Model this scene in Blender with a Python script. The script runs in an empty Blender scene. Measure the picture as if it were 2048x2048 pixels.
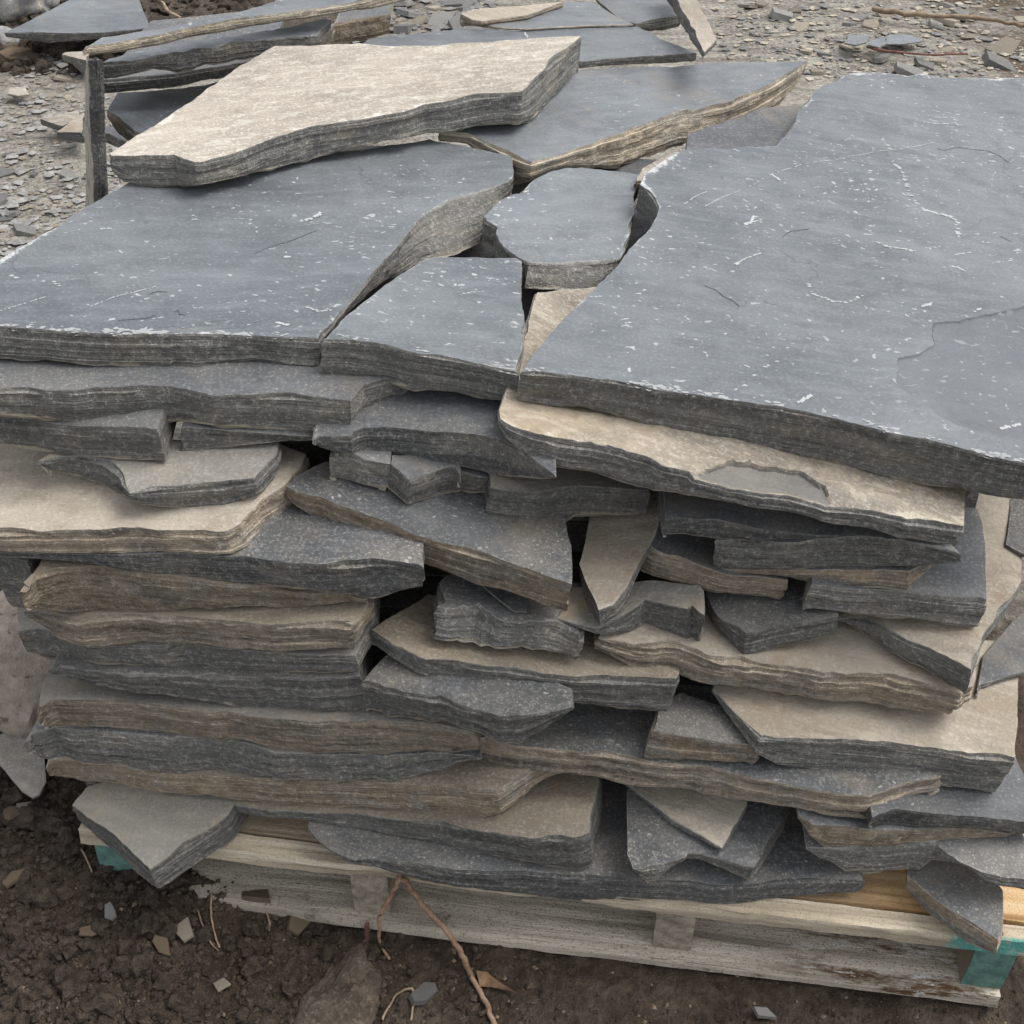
import bpy, math, random
import numpy as np
from mathutils import Vector, Matrix, noise
from mathutils.geometry import delaunay_2d_cdt
random.seed(7)
S = bpy.context.scene
COL = S.collection

# ------------------------------------------------------------------ camera
PITCH = math.radians(40.0); FPX = 2500.0; CAMH = 1.31
cam_d = bpy.data.cameras.new('camera'); cam = bpy.data.objects.new('camera', cam_d); COL.objects.link(cam)
cam_d.sensor_width = 36.0; cam_d.lens = FPX / 2048 * 36.0; cam_d.clip_start = 0.05; cam_d.clip_end = 400
cam.location = (0, 0, CAMH); cam.rotation_euler = (math.pi / 2 - PITCH, 0, 0)
S.camera = cam

# ------------------------------------------------------------------ sky, sun, exposure (overcast)
W = bpy.data.worlds.new('World'); S.world = W; W.use_nodes = True
wn = W.node_tree.nodes; wl = W.node_tree.links; wn.clear()
sky = wn.new('ShaderNodeTexSky'); sky.sky_type = 'NISHITA'; sky.sun_disc = False
SUN_EL, SUN_AZ = math.radians(60), math.radians(75)
sky.sun_elevation = SUN_EL; sky.sun_rotation = SUN_AZ; sky.air_density = 1.0; sky.dust_density = 3.0; sky.ozone_density = 1.0
hs = wn.new('ShaderNodeHueSaturation'); hs.inputs['Saturation'].default_value = 0.22
bg = wn.new('ShaderNodeBackground'); bg.inputs['Strength'].default_value = 0.13
wo = wn.new('ShaderNodeOutputWorld')
wl.new(sky.outputs[0], hs.inputs['Color']); wl.new(hs.outputs[0], bg.inputs[0]); wl.new(bg.outputs[0], wo.inputs[0])
sun_d = bpy.data.lights.new('sun', 'SUN'); sun_d.energy = 0.9; sun_d.angle = math.radians(35); sun_d.color = (1.0, 0.96, 0.9)
sun = bpy.data.objects.new('sun', sun_d); COL.objects.link(sun)
# the sky's sun direction: rotation is clockwise from +Y
sdir = Vector((math.sin(SUN_AZ) * math.cos(SUN_EL), math.cos(SUN_AZ) * math.cos(SUN_EL), math.sin(SUN_EL)))
sun.rotation_euler = sdir.to_track_quat('Z', 'Y').to_euler()
S.view_settings.view_transform = 'Standard'; S.view_settings.look = 'None'
S.view_settings.exposure = 1.02; S.view_settings.gamma = 1.0; S.view_settings.use_curve_mapping = False

# ------------------------------------------------------------------ from photograph directions to real planes
CF = Vector((0, math.cos(PITCH), -math.sin(PITCH))); CU = Vector((0, math.sin(PITCH), math.cos(PITCH))); CR = Vector((1, 0, 0))
CAM = Vector((0, 0, CAMH)); UP = Vector((0, 0, 1))
def ray(p): return CF + CR * ((p[0] - 1024) / FPX) + CU * ((1024 - p[1]) / FPX)
def proj(P):
    d = P - CAM; z = d.dot(CF)
    return (1024 + FPX * d.dot(CR) / z, 1024 - FPX * d.dot(CU) / z)
class Plane:
    def __init__(s, o, n): s.o = o.copy(); s.n = n.normalized()
    def hit(s, p):
        r = ray(p); return CAM + r * ((s.o - CAM).dot(s.n) / r.dot(s.n))
    def down(s, t): return Plane(s.o - s.n * t, s.n)
    def z(s, x, y): return s.o.z - (s.n.x * (x - s.o.x) + s.n.y * (y - s.o.y)) / s.n.z
GROUND = Plane(Vector((0, 0, 0)), UP)
OFF = {'A': (0, 0), 'B': (674, 0), 'C': (1348, 0), 'D': (0, 674), 'E': (674, 674), 'F': (1348, 674),
       'G': (0, 1348), 'H': (674, 1348), 'I': (1348, 1348)}
def pts(s):
    out = []; o, k = (0, 0), 1.0
    for w in s.split():
        if w.isalpha():
            o, k = ((0, 0), 1.0) if w == 'P' else (OFF[w], 700 / 1932)
        else:
            x, y = w.split(','); out.append((o[0] + float(x) * k, o[1] + float(y) * k))
    return out
def interp(poly, x):
    if x <= poly[0][0]: return poly[0][1]
    for (x0, y0), (x1, y1) in zip(poly, poly[1:]):
        if x0 <= x <= x1 and x1 > x0: return y0 + (y1 - y0) * (x - x0) / (x1 - x0)
    return poly[-1][1]

def tag(o, label=None, cat=None, group=None, kind=None):
    if label: o['label'] = label
    if cat: o['category'] = cat
    if group: o['group'] = group
    if kind: o['kind'] = kind
    elif cat: o['kind'] = 'thing'
    return o
def mesh_obj(name, verts, faces, mats, mi=None, parent=None, smooth=True, sharp=35):
    me = bpy.data.meshes.new(name); me.from_pydata(verts, [], faces)
    for m in (mats if isinstance(mats, (list, tuple)) else [mats]): me.materials.append(m)
    if mi is not None: me.polygons.foreach_set('material_index', mi)
    me.polygons.foreach_set('use_smooth', [smooth] * len(me.polygons))
    me.update()
    if smooth: me.set_sharp_from_angle(angle=math.radians(sharp))
    o = bpy.data.objects.new(name, me); COL.objects.link(o)
    if parent: o.parent = parent
    return o

# ------------------------------------------------------------------ materials
class NT:
    def __init__(s, name):
        s.m = bpy.data.materials.new(name); s.m.use_nodes = True; s.t = s.m.node_tree; s.n = s.t.nodes; s.l = s.t.links
        s.n.clear(); s.out = s.n.new('ShaderNodeOutputMaterial'); s.b = s.n.new('ShaderNodeBsdfPrincipled'); s.l.new(s.b.outputs[0], s.out.inputs[0])
    def put(s, sock, v):
        if isinstance(v, bpy.types.NodeSocket): s.l.new(v, sock)
        elif v is not None:
            if hasattr(sock.default_value, '__len__') and not hasattr(v, '__len__'): sock.default_value = [v] * len(sock.default_value)
            elif hasattr(sock.default_value, '__len__') and len(sock.default_value) == 4 and len(v) == 3: sock.default_value = (*v, 1)
            else: sock.default_value = v
    def math(s, op, a, b=None, c=None, clamp=False):
        n = s.n.new('ShaderNodeMath'); n.operation = op; n.use_clamp = clamp
        for i, v in enumerate((a, b, c)):
            if v is not None: s.put(n.inputs[i], v)
        return n.outputs[0]
    def mix(s, f, a, b, mode='MIX'):
        n = s.n.new('ShaderNodeMix'); n.data_type = 'RGBA'; n.blend_type = mode
        s.put(n.inputs[0], f); s.put(n.inputs[6], a); s.put(n.inputs[7], b); return n.outputs[2]
    def coords(s, seed=True):
        tc = s.n.new('ShaderNodeTexCoord'); v = tc.outputs['Object']
        if seed:
            oi = s.n.new('ShaderNodeObjectInfo'); m = s.n.new('ShaderNodeVectorMath'); m.operation = 'ADD'
            k = s.math('MULTIPLY', oi.outputs['Random'], 37.0); s.l.new(v, m.inputs[0]); s.l.new(k, m.inputs[1]); v = m.outputs[0]
        return v
    def vec(s, v, scale=(1, 1, 1), rot=(0, 0, 0)):
        n = s.n.new('ShaderNodeMapping'); s.l.new(v, n.inputs[0]); n.inputs['Scale'].default_value = scale; n.inputs['Rotation'].default_value = rot
        return n.outputs[0]
    def noise(s, v, scale, detail=4, rough=.55, dist=0):
        n = s.n.new('ShaderNodeTexNoise'); s.l.new(v, n.inputs['Vector']); n.inputs['Scale'].default_value = scale
        n.inputs['Detail'].default_value = detail; n.inputs['Roughness'].default_value = rough; n.inputs['Distortion'].default_value = dist
        return n.outputs['Fac']
    def vor(s, v, scale, feature='F1'):
        n = s.n.new('ShaderNodeTexVoronoi'); s.l.new(v, n.inputs['Vector']); n.inputs['Scale'].default_value = scale; n.feature = feature
        return n
    def ramp(s, f, stops, interp='LINEAR'):
        n = s.n.new('ShaderNodeValToRGB'); s.l.new(f, n.inputs[0]); r = n.color_ramp; r.interpolation = interp
        while len(r.elements) < len(stops): r.elements.new(.5)
        for e, (p, c) in zip(r.elements, stops):
            e.position = p; e.color = (*c, 1) if hasattr(c, '__len__') else (c, c, c, 1)
        return n.outputs[0]
    def step(s, f, lo, hi): # 0..1 between lo and hi
        n = s.n.new('ShaderNodeMapRange'); n.interpolation_type = 'SMOOTHSTEP'; s.l.new(f, n.inputs[0])
        n.inputs[1].default_value = lo; n.inputs[2].default_value = hi; return n.outputs[0]
    def attr(s, name):
        n = s.n.new('ShaderNodeAttribute'); n.attribute_name = name; return n.outputs['Fac']
    def bump(s, h, strength, dist, prev=None):
        n = s.n.new('ShaderNodeBump'); s.l.new(h, n.inputs['Height']); n.inputs['Strength'].default_value = strength; n.inputs['Distance'].default_value = dist
        if prev is not None: s.l.new(prev, n.inputs['Normal'])
        return n.outputs[0]
    def fin(s, color, rough=.7, spec=.4, normal=None):
        s.put(s.b.inputs['Base Color'], color); s.put(s.b.inputs['Roughness'], rough); s.b.inputs['Specular IOR Level'].default_value = spec
        if normal is not None: s.l.new(normal, s.b.inputs['Normal'])
        return s.m

TANC = ((.30, .245, .175), (.42, .36, .28), (.22, .175, .125))
def stone_top(name, a, b, fleck=.5, dust=0.0, tan=0.0, white=(.52, .53, .52), edge=1.0, cracks=0.0, rough=.5, grain=.35, streak_rot=.3, bumpy=1.0, mottle=0, stain=0, big=False, flake=None):
    t = NT(name); v = t.coords()
    low = t.noise(v, 5, 3); mid = t.noise(v, 28, 4, .6); fine = t.noise(v, 260, 3, .6)
    st = t.noise(t.vec(v, (14, 70, 14), (0, 0, streak_rot)), 1.0, 4, .6)
    c = t.mix(t.step(low, .35, .68), a, b)
    c = t.mix(t.math('MULTIPLY', t.step(st, .42, .7), .35), c, tuple(min(1, x * 1.45) for x in b))
    c = t.mix(t.math('MULTIPLY', t.step(mid, .5, .72), .5), c, tuple(x * .8 for x in a))
    c = t.mix(t.math('MULTIPLY', t.math('SUBTRACT', fine, .5), grain * 2.2), c, (.9, .9, .9), 'ADD') if grain else c
    sweep = t.noise(t.vec(v, (3, 8, 3), (0, 0, streak_rot)), 1.0, 4, .62, .5); c = t.mix(t.math('MULTIPLY', t.step(sweep,   .46, .70), .40), c, tuple(min(1, x * 1.35 + .02) for x in b))
    if stain:
        sn = t.noise(v, 8, 5, .65, .8); c = t.mix(t.math('MULTIPLY', t.step(sn, .52, .66), .55 * stain), c, (.20, .185, .16)); sr = t.noise(v, 13, 5, .7, .5); c = t.mix(t.math('MULTIPLY', t.step(sr, .56, .70), .55 * stain), c, (.21, .145, .085))
        c = t.mix(t.math('MULTIPLY', t.step(t.noise(v, 300, 3, .7), .60, .68), .5 * stain), c, (.10, .085, .065)); c = t.mix(t.math('MULTIPLY', t.step(t.noise(v, 210, 4, .75), .60, .68), .5 * stain), c, (.48, .44, .36))
    if tan:
        tn = t.noise(v, 7, 5, .6, .6)
        tc = t.ramp(t.noise(v, 35, 5, .65), [(.3, TANC[2]), (.5, TANC[0]), (.72, TANC[1])])
        c = t.mix(t.step(tn, .62 - tan * .35, .78 - tan * .35), c, tc)
    if dust:
        dl = t.noise(v, 8, 4, .65, .4); film = t.step(dl, .40, .62)
        c = t.mix(t.math('MULTIPLY', film, .55 * dust), c, (.215, .195, .160))
        for sc, amt in ((330, .05), (640, -.03)):
            g1 = t.vor(v, sc); gr_ = t.n.new('ShaderNodeSeparateColor'); t.l.new(g1.outputs['Color'], gr_.inputs[0])
            kk = t.math('MULTIPLY', t.step(t.math('ADD', gr_.outputs[0], t.math('MULTIPLY', dl, .9)), 1.44 - .30 * dust + amt, 1.50 - .30 * dust + amt), t.math('LESS_THAN', t.math('ADD', g1.outputs['Distance'], t.math('MULTIPLY', t.noise(v, 520, 2), .5)), t.math('MULTIPLY_ADD', gr_.outputs[1], .35, .42)))
            c = t.mix(t.math('MULTIPLY', kk, .7), c, (.31, .28, .225))
    if mottle:
        m1 = t.noise(t.vec(v, (26, 60, 26)), 1.0, 6, .72, .6); m2 = t.noise(v, 110, 4, .7)
        c = t.mix(t.math('MULTIPLY', t.step(t.math('ADD', t.math('MULTIPLY', m1, .65), t.math('MULTIPLY', m2, .35)), .50, .60), mottle), c, white)
        c = t.mix(t.math('MULTIPLY', t.step(m2, .52, .7), .3), c, tuple(x * .55 for x in a))
    if fleck:
        # chalky scuffs and scratches: ragged short strokes, thick in some places and absent in others
        wn_ = t.n.new('ShaderNodeTexNoise'); t.l.new(v, wn_.inputs[0]); wn_.inputs['Scale'].default_value = 55; wn_.inputs['Detail'].default_value = 4
        wv = t.n.new('ShaderNodeVectorMath'); wv.operation = 'MULTIPLY_ADD'; t.l.new(wn_.outputs['Color'], wv.inputs[0]); wv.inputs[1].default_value = (.022, .022, .0); t.l.new(v, wv.inputs[2]); v2 = wv.outputs[0]
        fn = t.noise(v, 4.6, 4, .65); rag = t.noise(v, 330, 3, .7)
        K = None
        for sc, rot, lo in (((34, 95, 34), streak_rot, 1.70), ((80, 210, 80), streak_rot + .5, 1.53), ((150, 230, 150), streak_rot - .6, 1.47)):
            f1 = t.vor(t.vec(v2, sc, (0, 0, rot)), 1.0); rnd = t.n.new('ShaderNodeSeparateColor'); t.l.new(f1.outputs['Color'], rnd.inputs[0])
            keep = t.step(t.math('ADD', rnd.outputs[0], fn), lo - fleck * .22, lo + .05 - fleck * .22)
            size = t.math('MULTIPLY_ADD', rnd.outputs[1], .30, .08)
            k = t.math('MULTIPLY', keep, t.math('LESS_THAN', t.math('ADD', f1.outputs['Distance'], t.math('MULTIPLY', t.math('SUBTRACT', rag, .5), .55)), size))
            K = k if K is None else t.math('MAXIMUM', K, k)
        f2 = t.noise(t.vec(v2, (70, 170, 70), (0, 0, streak_rot + .25)), 1.0, 6, .75)
        K = t.math('MAXIMUM', K, t.math('MULTIPLY', t.step(f2, .63, .74), t.step(fn, .53 - .1 * fleck, .68)))
        f3 = t.noise(t.vec(v, (5, 260, 5), (0, 0, streak_rot + .35)), 1.0, 3, .6)
        K = t.math('MAXIMUM', K, t.math('MULTIPLY', t.math('MULTIPLY', t.step(f3, .68, .74), t.step(rag, .42, .6)), t.step(t.noise(v, 9, 2), .52, .62)))
        c = t.mix(t.math('MULTIPLY', K, t.math('MULTIPLY_ADD', t.noise(v, 12, 3), 1.1, -.05), clamp=True), c, white)
    if flake: c = t.mix(t.math('MULTIPLY', t.step(t.math('ADD', t.attr('flake'), t.math('MULTIPLY', t.math('SUBTRACT', t.noise(v, 60, 4, .7), .5), .4)), .4, .6), .8 if not big else .5), c, flake)
    if edge:
        e = t.attr('edge'); en = t.math('ADD', t.math('MULTIPLY', t.noise(v, 30, 5, .75), .6), t.math('MULTIPLY', t.noise(v, 5.5, 2), .42))
        lim = t.math('SUBTRACT', t.math('MULTIPLY', t.step(en, .48, .78), .021 * edge), .0012)
        k = t.math('SUBTRACT', 1.0, t.step(t.math('SUBTRACT', e, lim), -.0045, .0016))
        k = t.math('MULTIPLY', k, t.step(t.noise(v, 240, 3, .7), .30, .52))
        c = t.mix(t.math('MULTIPLY', k, min(.9, .45 + .4 * edge)), c, white)
    oi = t.n.new('ShaderNodeObjectInfo'); vs = t.n.new('ShaderNodeVectorMath'); vs.operation = 'SCALE'; t.l.new(c, vs.inputs[0])
    t.l.new(t.math('MULTIPLY_ADD', oi.outputs['Random'], .34, .83), vs.inputs['Scale']); c = vs.outputs[0]
    warmk = t.math('MULTIPLY', t.math('FRACT', t.math('MULTIPLY', oi.outputs['Random'], 7.31)), .5); c = t.mix(t.math('MULTIPLY', warmk, t.step(t.noise(v, 6, 5, .7, .8), .50, .66)), c, (.20, .165, .12)) if not big else c
    h = t.math('ADD', t.math('MULTIPLY', mid, .6), t.math('MULTIPLY', fine, .3)); h = t.math('ADD', h, t.math('MULTIPLY', st, .35))
    nb = t.bump(h, .55 * bumpy, .004)
    if cracks:
        cv = t.vor(t.vec(v, (2.2, 3.6, 2.2)), 1.0, 'DISTANCE_TO_EDGE')
        # the voronoi is read at wandering coordinates so that cracks curve
        nn = t.n.new('ShaderNodeTexNoise'); t.l.new(v, nn.inputs[0]); nn.inputs['Scale'].default_value = 6; nn.inputs['Detail'].default_value = 4
        ad = t.n.new('ShaderNodeVectorMath'); ad.operation = 'MULTIPLY_ADD'; t.l.new(nn.outputs['Color'], ad.inputs[0]); ad.inputs[1].default_value = (.35, .35, .35); t.l.new(v, ad.inputs[2])
        mp = t.vec(ad.outputs[0], (2.4, 4.2, 2.4)); t.l.new(mp, cv.inputs['Vector'])
        mask = t.step(t.noise(v, 5.5, 2), .52, .6)
        k = t.math('MULTIPLY', t.math('SUBTRACT', 1.0, t.step(cv.outputs['Distance'], .002, .008)), mask)
        c = t.mix(t.math('MULTIPLY', k, .75 * cracks), c, (.05, .05, .05))
        nb = t.bump(t.math('SUBTRACT', 1.0, k), .6 * cracks, .002, nb)
    rr = t.math('ADD', t.math('MULTIPLY', mid, .25), rough - .1)
    return t.fin(c, rr, .4, nb)

def stone_side(name, dark, light, warm=None, warm_amt=0.0, rim=(.36, .31, .24), rim_amt=.5, freq=150, contrast=1.0, pale_edge=.5):
    t = NT(name); v = t.coords()
    s1 = t.noise(t.vec(v, (2.6, 2.6, freq)), 1.0, 5, .62, .08)
    s2 = t.noise(t.vec(v, (14, 14, freq * 2.8)), 1.0, 4, .65)
    s3 = t.noise(v, 190, 4, .65); low = t.noise(v, 9, 3)
    band = t.math('ADD', t.math('MULTIPLY', s1, .6), t.math('MULTIPLY', s2, .4))
    c = t.ramp(band, [(.5 - .27 / contrast, dark), (.5 + .27 / contrast, light)])
    if warm is not None:
        wn_ = t.noise(t.vec(v, (6, 6, freq * .35)), 1.0, 5, .65, .5)
        wc = t.ramp(t.math('ADD', t.math('MULTIPLY', s2, .55), t.math('MULTIPLY', t.noise(v, 45, 5, .7), .45)),
                    [(.30, tuple(x * .5 for x in warm)), (.5, warm), (.70, tuple(min(1, x * 1.45) for x in warm))])
        c = t.mix(t.step(wn_, .74 - warm_amt * .55, .86 - warm_amt * .5), c, wc)
    bl = t.noise(t.vec(v, (14, 14, 26)), 1.0, 6, .7, .6); bl2 = t.noise(t.vec(v, (11, 11, 30)), 1.0, 5, .68, .4)
    if warm is None or warm_amt < .4: c = t.mix(t.math('MULTIPLY', t.step(bl, .50, .66), .34), c, (.27, .235, .175))
    else: c = t.mix(t.math('MULTIPLY', t.step(bl, .47, .62), .62), c, t.ramp(band, [(.38, (.10, .097, .088)), (.62, (.25, .24, .215))]))
    c = t.mix(t.math('MULTIPLY', t.step(bl2, .55, .68), .35), c, (.06, .057, .05))
    g = t.math('SUBTRACT', t.math('ADD', t.math('MULTIPLY', s3, .6), t.math('MULTIPLY', t.noise(v, 620, 2, .6), .4)), .5)
    c = t.mix(t.math('MULTIPLY', g, 2.0), c, (.55, .52, .47), 'ADD')
    # fresh pale scars in short strokes along the layers
    sc = t.noise(t.vec(v, (30, 30, 210)), 1.0, 5, .7)
    c = t.mix(t.math('MULTIPLY', t.math('MULTIPLY', t.step(sc, .62, .74), t.step(low, .45, .65)), .6), c, (.38, .37, .35))
    hh = t.attr('hfrac'); wob = t.noise(v, 30, 4, .65)
    if rim_amt:
        rk = t.step(t.math('ADD', hh, t.math('MULTIPLY', wob, .5)), 1.22 - .16 * rim_amt, 1.28 - .12 * rim_amt)
        c = t.mix(t.math('MULTIPLY', rk, .8), c, rim)
    if pale_edge:
        pk = t.math('SUBTRACT', 1.0, t.step(t.math('SUBTRACT', t.attr('edge'), t.math('MULTIPLY', wob, .006)), -.0028, -.0006))
        c = t.mix(t.math('MULTIPLY', pk, pale_edge), c, (.42, .41, .38))
    oi = t.n.new('ShaderNodeObjectInfo'); vs = t.n.new('ShaderNodeVectorMath'); vs.operation = 'SCALE'; t.l.new(c, vs.inputs[0])
    t.l.new(t.math('MULTIPLY_ADD', oi.outputs['Random'], .45, .82), vs.inputs['Scale']); c = vs.outputs[0]
    h = t.math('ADD', t.math('MULTIPLY', s1, 1.0), t.math('MULTIPLY', s2, .8)); h = t.math('ADD', h, t.math('MULTIPLY', s3, .8)); h = t.math('ADD', h, t.math('MULTIPLY', t.noise(v, 520, 2), .35))
    nb = t.bump(h, .8, .0055)
    return t.fin(c, .78, .3, nb)

BL_A, BL_B = (.092, .103, .113), (.133, .145, .154)
MT = {
 'blue': stone_top('slate_blue_face', BL_A, BL_B, fleck=.58, big=True, flake=(.098, .106, .118), cracks=.4, edge=.8, rough=.48, grain=.12),
 'bluesoft': stone_top('slate_blue_face_soft_rim', BL_A, BL_B, fleck=.58, big=True, cracks=.3, edge=.45, rough=.48, grain=.12),
 'bluefine': stone_top('slate_blue_face_fine', BL_A, BL_B, fleck=.1, cracks=.2, edge=.35, rough=.48, grain=.12),
 'tan': stone_top('slate_tan_face', (.24, .205, .158), (.325, .285, .23), fleck=0, edge=.35, white=(.52, .48, .41), rough=.75, grain=.22, stain=.9, bumpy=1.6),
 'paletan': stone_top('slate_pale_tan_face', (.22, .19, .152), (.30, .265, .217), fleck=.9, edge=1.0, white=(.52, .49, .435), rough=.7, grain=.4, streak_rot=.0, bumpy=1.4, mottle=.5),
 'browntan': stone_top('slate_brown_face', (.175, .145, .107), (.25, .21, .155), fleck=0, edge=.3, white=(.42, .38, .31), rough=.75, grain=.3, dust=.15, stain=.8, bumpy=1.6),
 'dark': stone_top('slate_dark_face', (.060, .064, .069), (.095, .099, .104), fleck=.05, dust=.3, edge=.3, white=(.40, .39, .37), rough=.55, grain=.2),
 'plaindark': stone_top('slate_plain_dark_face', (.055, .059, .064), (.085, .089, .094), fleck=0, edge=0, rough=.6, grain=.2),
 'dusty': stone_top('slate_dusty_face', (.058, .061, .064), (.092, .094, .096), fleck=.15, dust=.62, edge=.35, white=(.44, .43, .40), rough=.6, bumpy=1.7, grain=.25),
 'greytan': stone_top('slate_grey_tan_face', (.165, .157, .142), (.235, .22, .19), fleck=0, dust=.3, tan=.3, edge=.3, white=(.44, .42, .38), rough=.7, bumpy=1.6, grain=.25),
 'patchtan': stone_top('slate_patchy_tan_face', (.165, .143, .115), (.26, .222, .17), fleck=.3, tan=.3, edge=.9, white=(.46, .415, .33), rough=.7, bumpy=2.2, mottle=.5, stain=.9, flake=(.125, .124, .118)),
}
GD, GL = (.052, .052, .049), (.195, .190, .175)
MS = {
 'grey': stone_side('slate_grey_edge', GD, GL, rim_amt=.35, pale_edge=.25),
 'greyrim': stone_side('slate_grey_edge_tan_rim', GD, GL, rim_amt=1.0, warm=(.22, .18, .13), warm_amt=.25, pale_edge=.25),
 'dark': stone_side('slate_dark_edge', (.040, .041, .042), (.135, .134, .129), rim_amt=.25, freq=170, pale_edge=.2),
 'rough': stone_side('slate_rough_edge', (.048, .048, .046), (.195, .190, .176), rim_amt=.4, freq=90, contrast=.9, pale_edge=.35),
 'mixed': stone_side('slate_grey_brown_edge', GD, (.24, .225, .195), warm=(.26, .20, .14), warm_amt=.65, rim_amt=.6, pale_edge=.25),
 'tan': stone_side('slate_tan_edge', (.135, .11, .082), (.33, .28, .215), warm=(.26, .21, .155), warm_amt=1.0, rim_amt=.3, freq=120, pale_edge=.2),
 'layered': stone_side('slate_layered_tan_edge', (.105, .084, .064), (.35, .30, .235), warm=(.265, .215, .16), warm_amt=.6, rim_amt=.5, freq=85, contrast=2.0, pale_edge=.25),
 'palelayer': stone_side('slate_pale_layered_edge', (.19, .155, .115), (.50, .44, .35), warm=(.36, .30, .22), warm_amt=.5, rim_amt=.3, freq=85, contrast=2.0, pale_edge=.3),
 'smooth': stone_side('slate_smooth_tan_edge', (.175, .142, .105), (.28, .235, .178), warm=(.23, .187, .135), warm_amt=1.0, rim_amt=.2, freq=45, contrast=.8, pale_edge=.15),
 'brown': stone_side('slate_brown_edge', (.125, .098, .072), (.225, .182, .135), warm=(.215, .17, .12), warm_amt=1.2, rim_amt=.15, contrast=.9, pale_edge=.15),
}

# ------------------------------------------------------------------ stone builder
OBJ = {}
PL = {}                       # key -> top plane of every stone already laid
STAT = []
def fr(x, y, z, s): return noise.noise(Vector((x + s * 7.31, y - s * 3.77, z + s * 1.93)))
def build_slab(name, frame, outline, mats, seed, rough=.002, relief=.001, jag=.0013, coarse=False, cell=None, flake=None, fdepth=.002):
    """outline: list of (a, b, a2, b2, t, step): top point, bottom point, thickness there, sampling step of the edge that starts at it. Local frame: z = 0 is the top face."""
    area = sum(p[0] * q[1] - q[0] * p[1] for p, q in zip(outline, outline[1:] + outline[:1]))
    if area < 0:
        st = [p[5] for p in outline]
        outline = outline[::-1]
        n = len(outline); outline = [(*outline[i][:5], st[(n - 2 - i) % n]) for i in range(n)]
    P = []
    for p, q in zip(outline, outline[1:] + outline[:1]):
        L = math.hypot(q[0] - p[0], q[1] - p[1]); n = max(1, int(round(L / p[5])))
        for i in range(n):
            f = i / n; P.append([p[k] + (q[k] - p[k]) * f for k in range(5)])
    n = len(P); T = sum(p[4] for p in P) / n
    nor = []
    for i in range(n):
        a, b = P[i - 2], P[(i + 2) % n]; dx, dy = b[0] - a[0], b[1] - a[1]; L = math.hypot(dx, dy) or 1
        nor.append((dy / L, -dx / L))
    per = [0.0]
    for i in range(1, n): per.append(per[-1] + math.hypot(P[i][0] - P[i - 1][0], P[i][1] - P[i - 1][1]))
    LT = per[-1] + math.hypot(P[0][0] - P[-1][0], P[0][1] - P[-1][1]); per = np.array(per); rl = random.Random(seed * 13 + 5)
    def facets(lo, hi, amp, f=None):       # straight chords between random knots: angular breaks, not waves
        k = [0.0]
        while k[-1] < LT: k.append(k[-1] + rl.uniform(lo, hi))
        v = [(f(rl) if f else rl.uniform(-1, 1)) * amp for _ in k]; v[-1] = v[0]; k[-1] = LT
        return np.interp(per, k, v)
    nl = 2 if coarse else max(4, min(10, int(round(T / .0048))))
    ws = [rl.uniform(.4, 1.6) for _ in range(nl)]; tot = sum(ws); cuts = [0.0]
    for w in ws: cuts.append(cuts[-1] + w / tot)
    glob = facets(.016, .055, jag * 1.5) + facets(.004, .012, jag * .55) + facets(.10, .25, jag * .7)
    lay = []
    for l in range(nl):
        o_ = rl.uniform(-.6, .6) * rough + facets(.04, .14, rough * .7) + facets(.006, .02, rough * .35)
        if l in (0, nl - 1): o_ = o_ * .5 + facets(.012, .05, 1.0, lambda r: -r.uniform(.002, .0065) if r.random() < .16 else 0.0) * (rough / .002) ** .5
        lay.append(o_)
    verts, faces, mi, ed, hf = [], [], [], [], []
    R = 2 * nl
    for i, p in enumerate(P):
        nx, ny = nor[i]
        zt = -abs(fr(p[0] * 60, p[1] * 60, 9, seed)) * jag * 1.2
        zb = fr(p[0] * 30, p[1] * 30, 5, seed) * min(.003, p[4] * .08) + fr(p[0] * 110, p[1] * 110, 6, seed) * min(.0015, p[4] * .05)
        for l in range(nl):
            for e in (0, 1):
                w = cuts[l + 1] - cuts[l]; h = cuts[l + e] + (.05 if e == 0 else -.05) * w
                if (l, e) != (0, 0) and (l, e) != (nl - 1, 1): h += .07 / nl * fr(p[0] * 9, p[1] * 9, (l + e) * 3.7, seed + 6) + .05 / nl * fr(p[0] * 40, p[1] * 40, (l + e) * 3.7, seed + 6)
                h = max(0.0, min(1.0, h))
                if (l, e) == (0, 0): h = 0.0
                if (l, e) == (nl - 1, 1): h = 1.0
                d = (glob[i] + lay[l][i] + rough * .3 * fr(p[0] * 130, p[1] * 130, h * 40, seed + 4)) * min(1.0, p[4] / .022)
                a = p[0] + (p[2] - p[0]) * h; b = p[1] + (p[3] - p[1]) * h; z = -p[4] * h
                if h == 0.0: d -= .0005 + .0009 * abs(fr(p[0] * 40, p[1] * 40, 1, seed)); z = zt
                elif h == 1.0: d -= .0026; z += zb
                verts.append((a + nx * d, b + ny * d, z)); ed.append(min(h, 1 - h) * p[4]); hf.append(h)
    for i in range(n):
        i2 = (i + 1) % n
        for k in range(R - 1):
            faces.append((i * R + k, i * R + k + 1, i2 * R + k + 1, i2 * R + k)); mi.append(1)
    # top face
    per2 = [Vector(verts[i * R][:2]) for i in range(n)]
    xs = [v.x for v in per2]; ys = [v.y for v in per2]
    cs = cell or max(.012, math.sqrt((max(xs) - min(xs)) * (max(ys) - min(ys))) / 36)
    px = np.array(xs); py = np.array(ys); qx = np.roll(px, -1); qy = np.roll(py, -1)
    def inside(x, y):
        c = ((py > y) != (qy > y)) & (x < (qx - px) * (y - py) / (qy - py + 1e-12) + px); return bool(c.sum() & 1)
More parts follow.
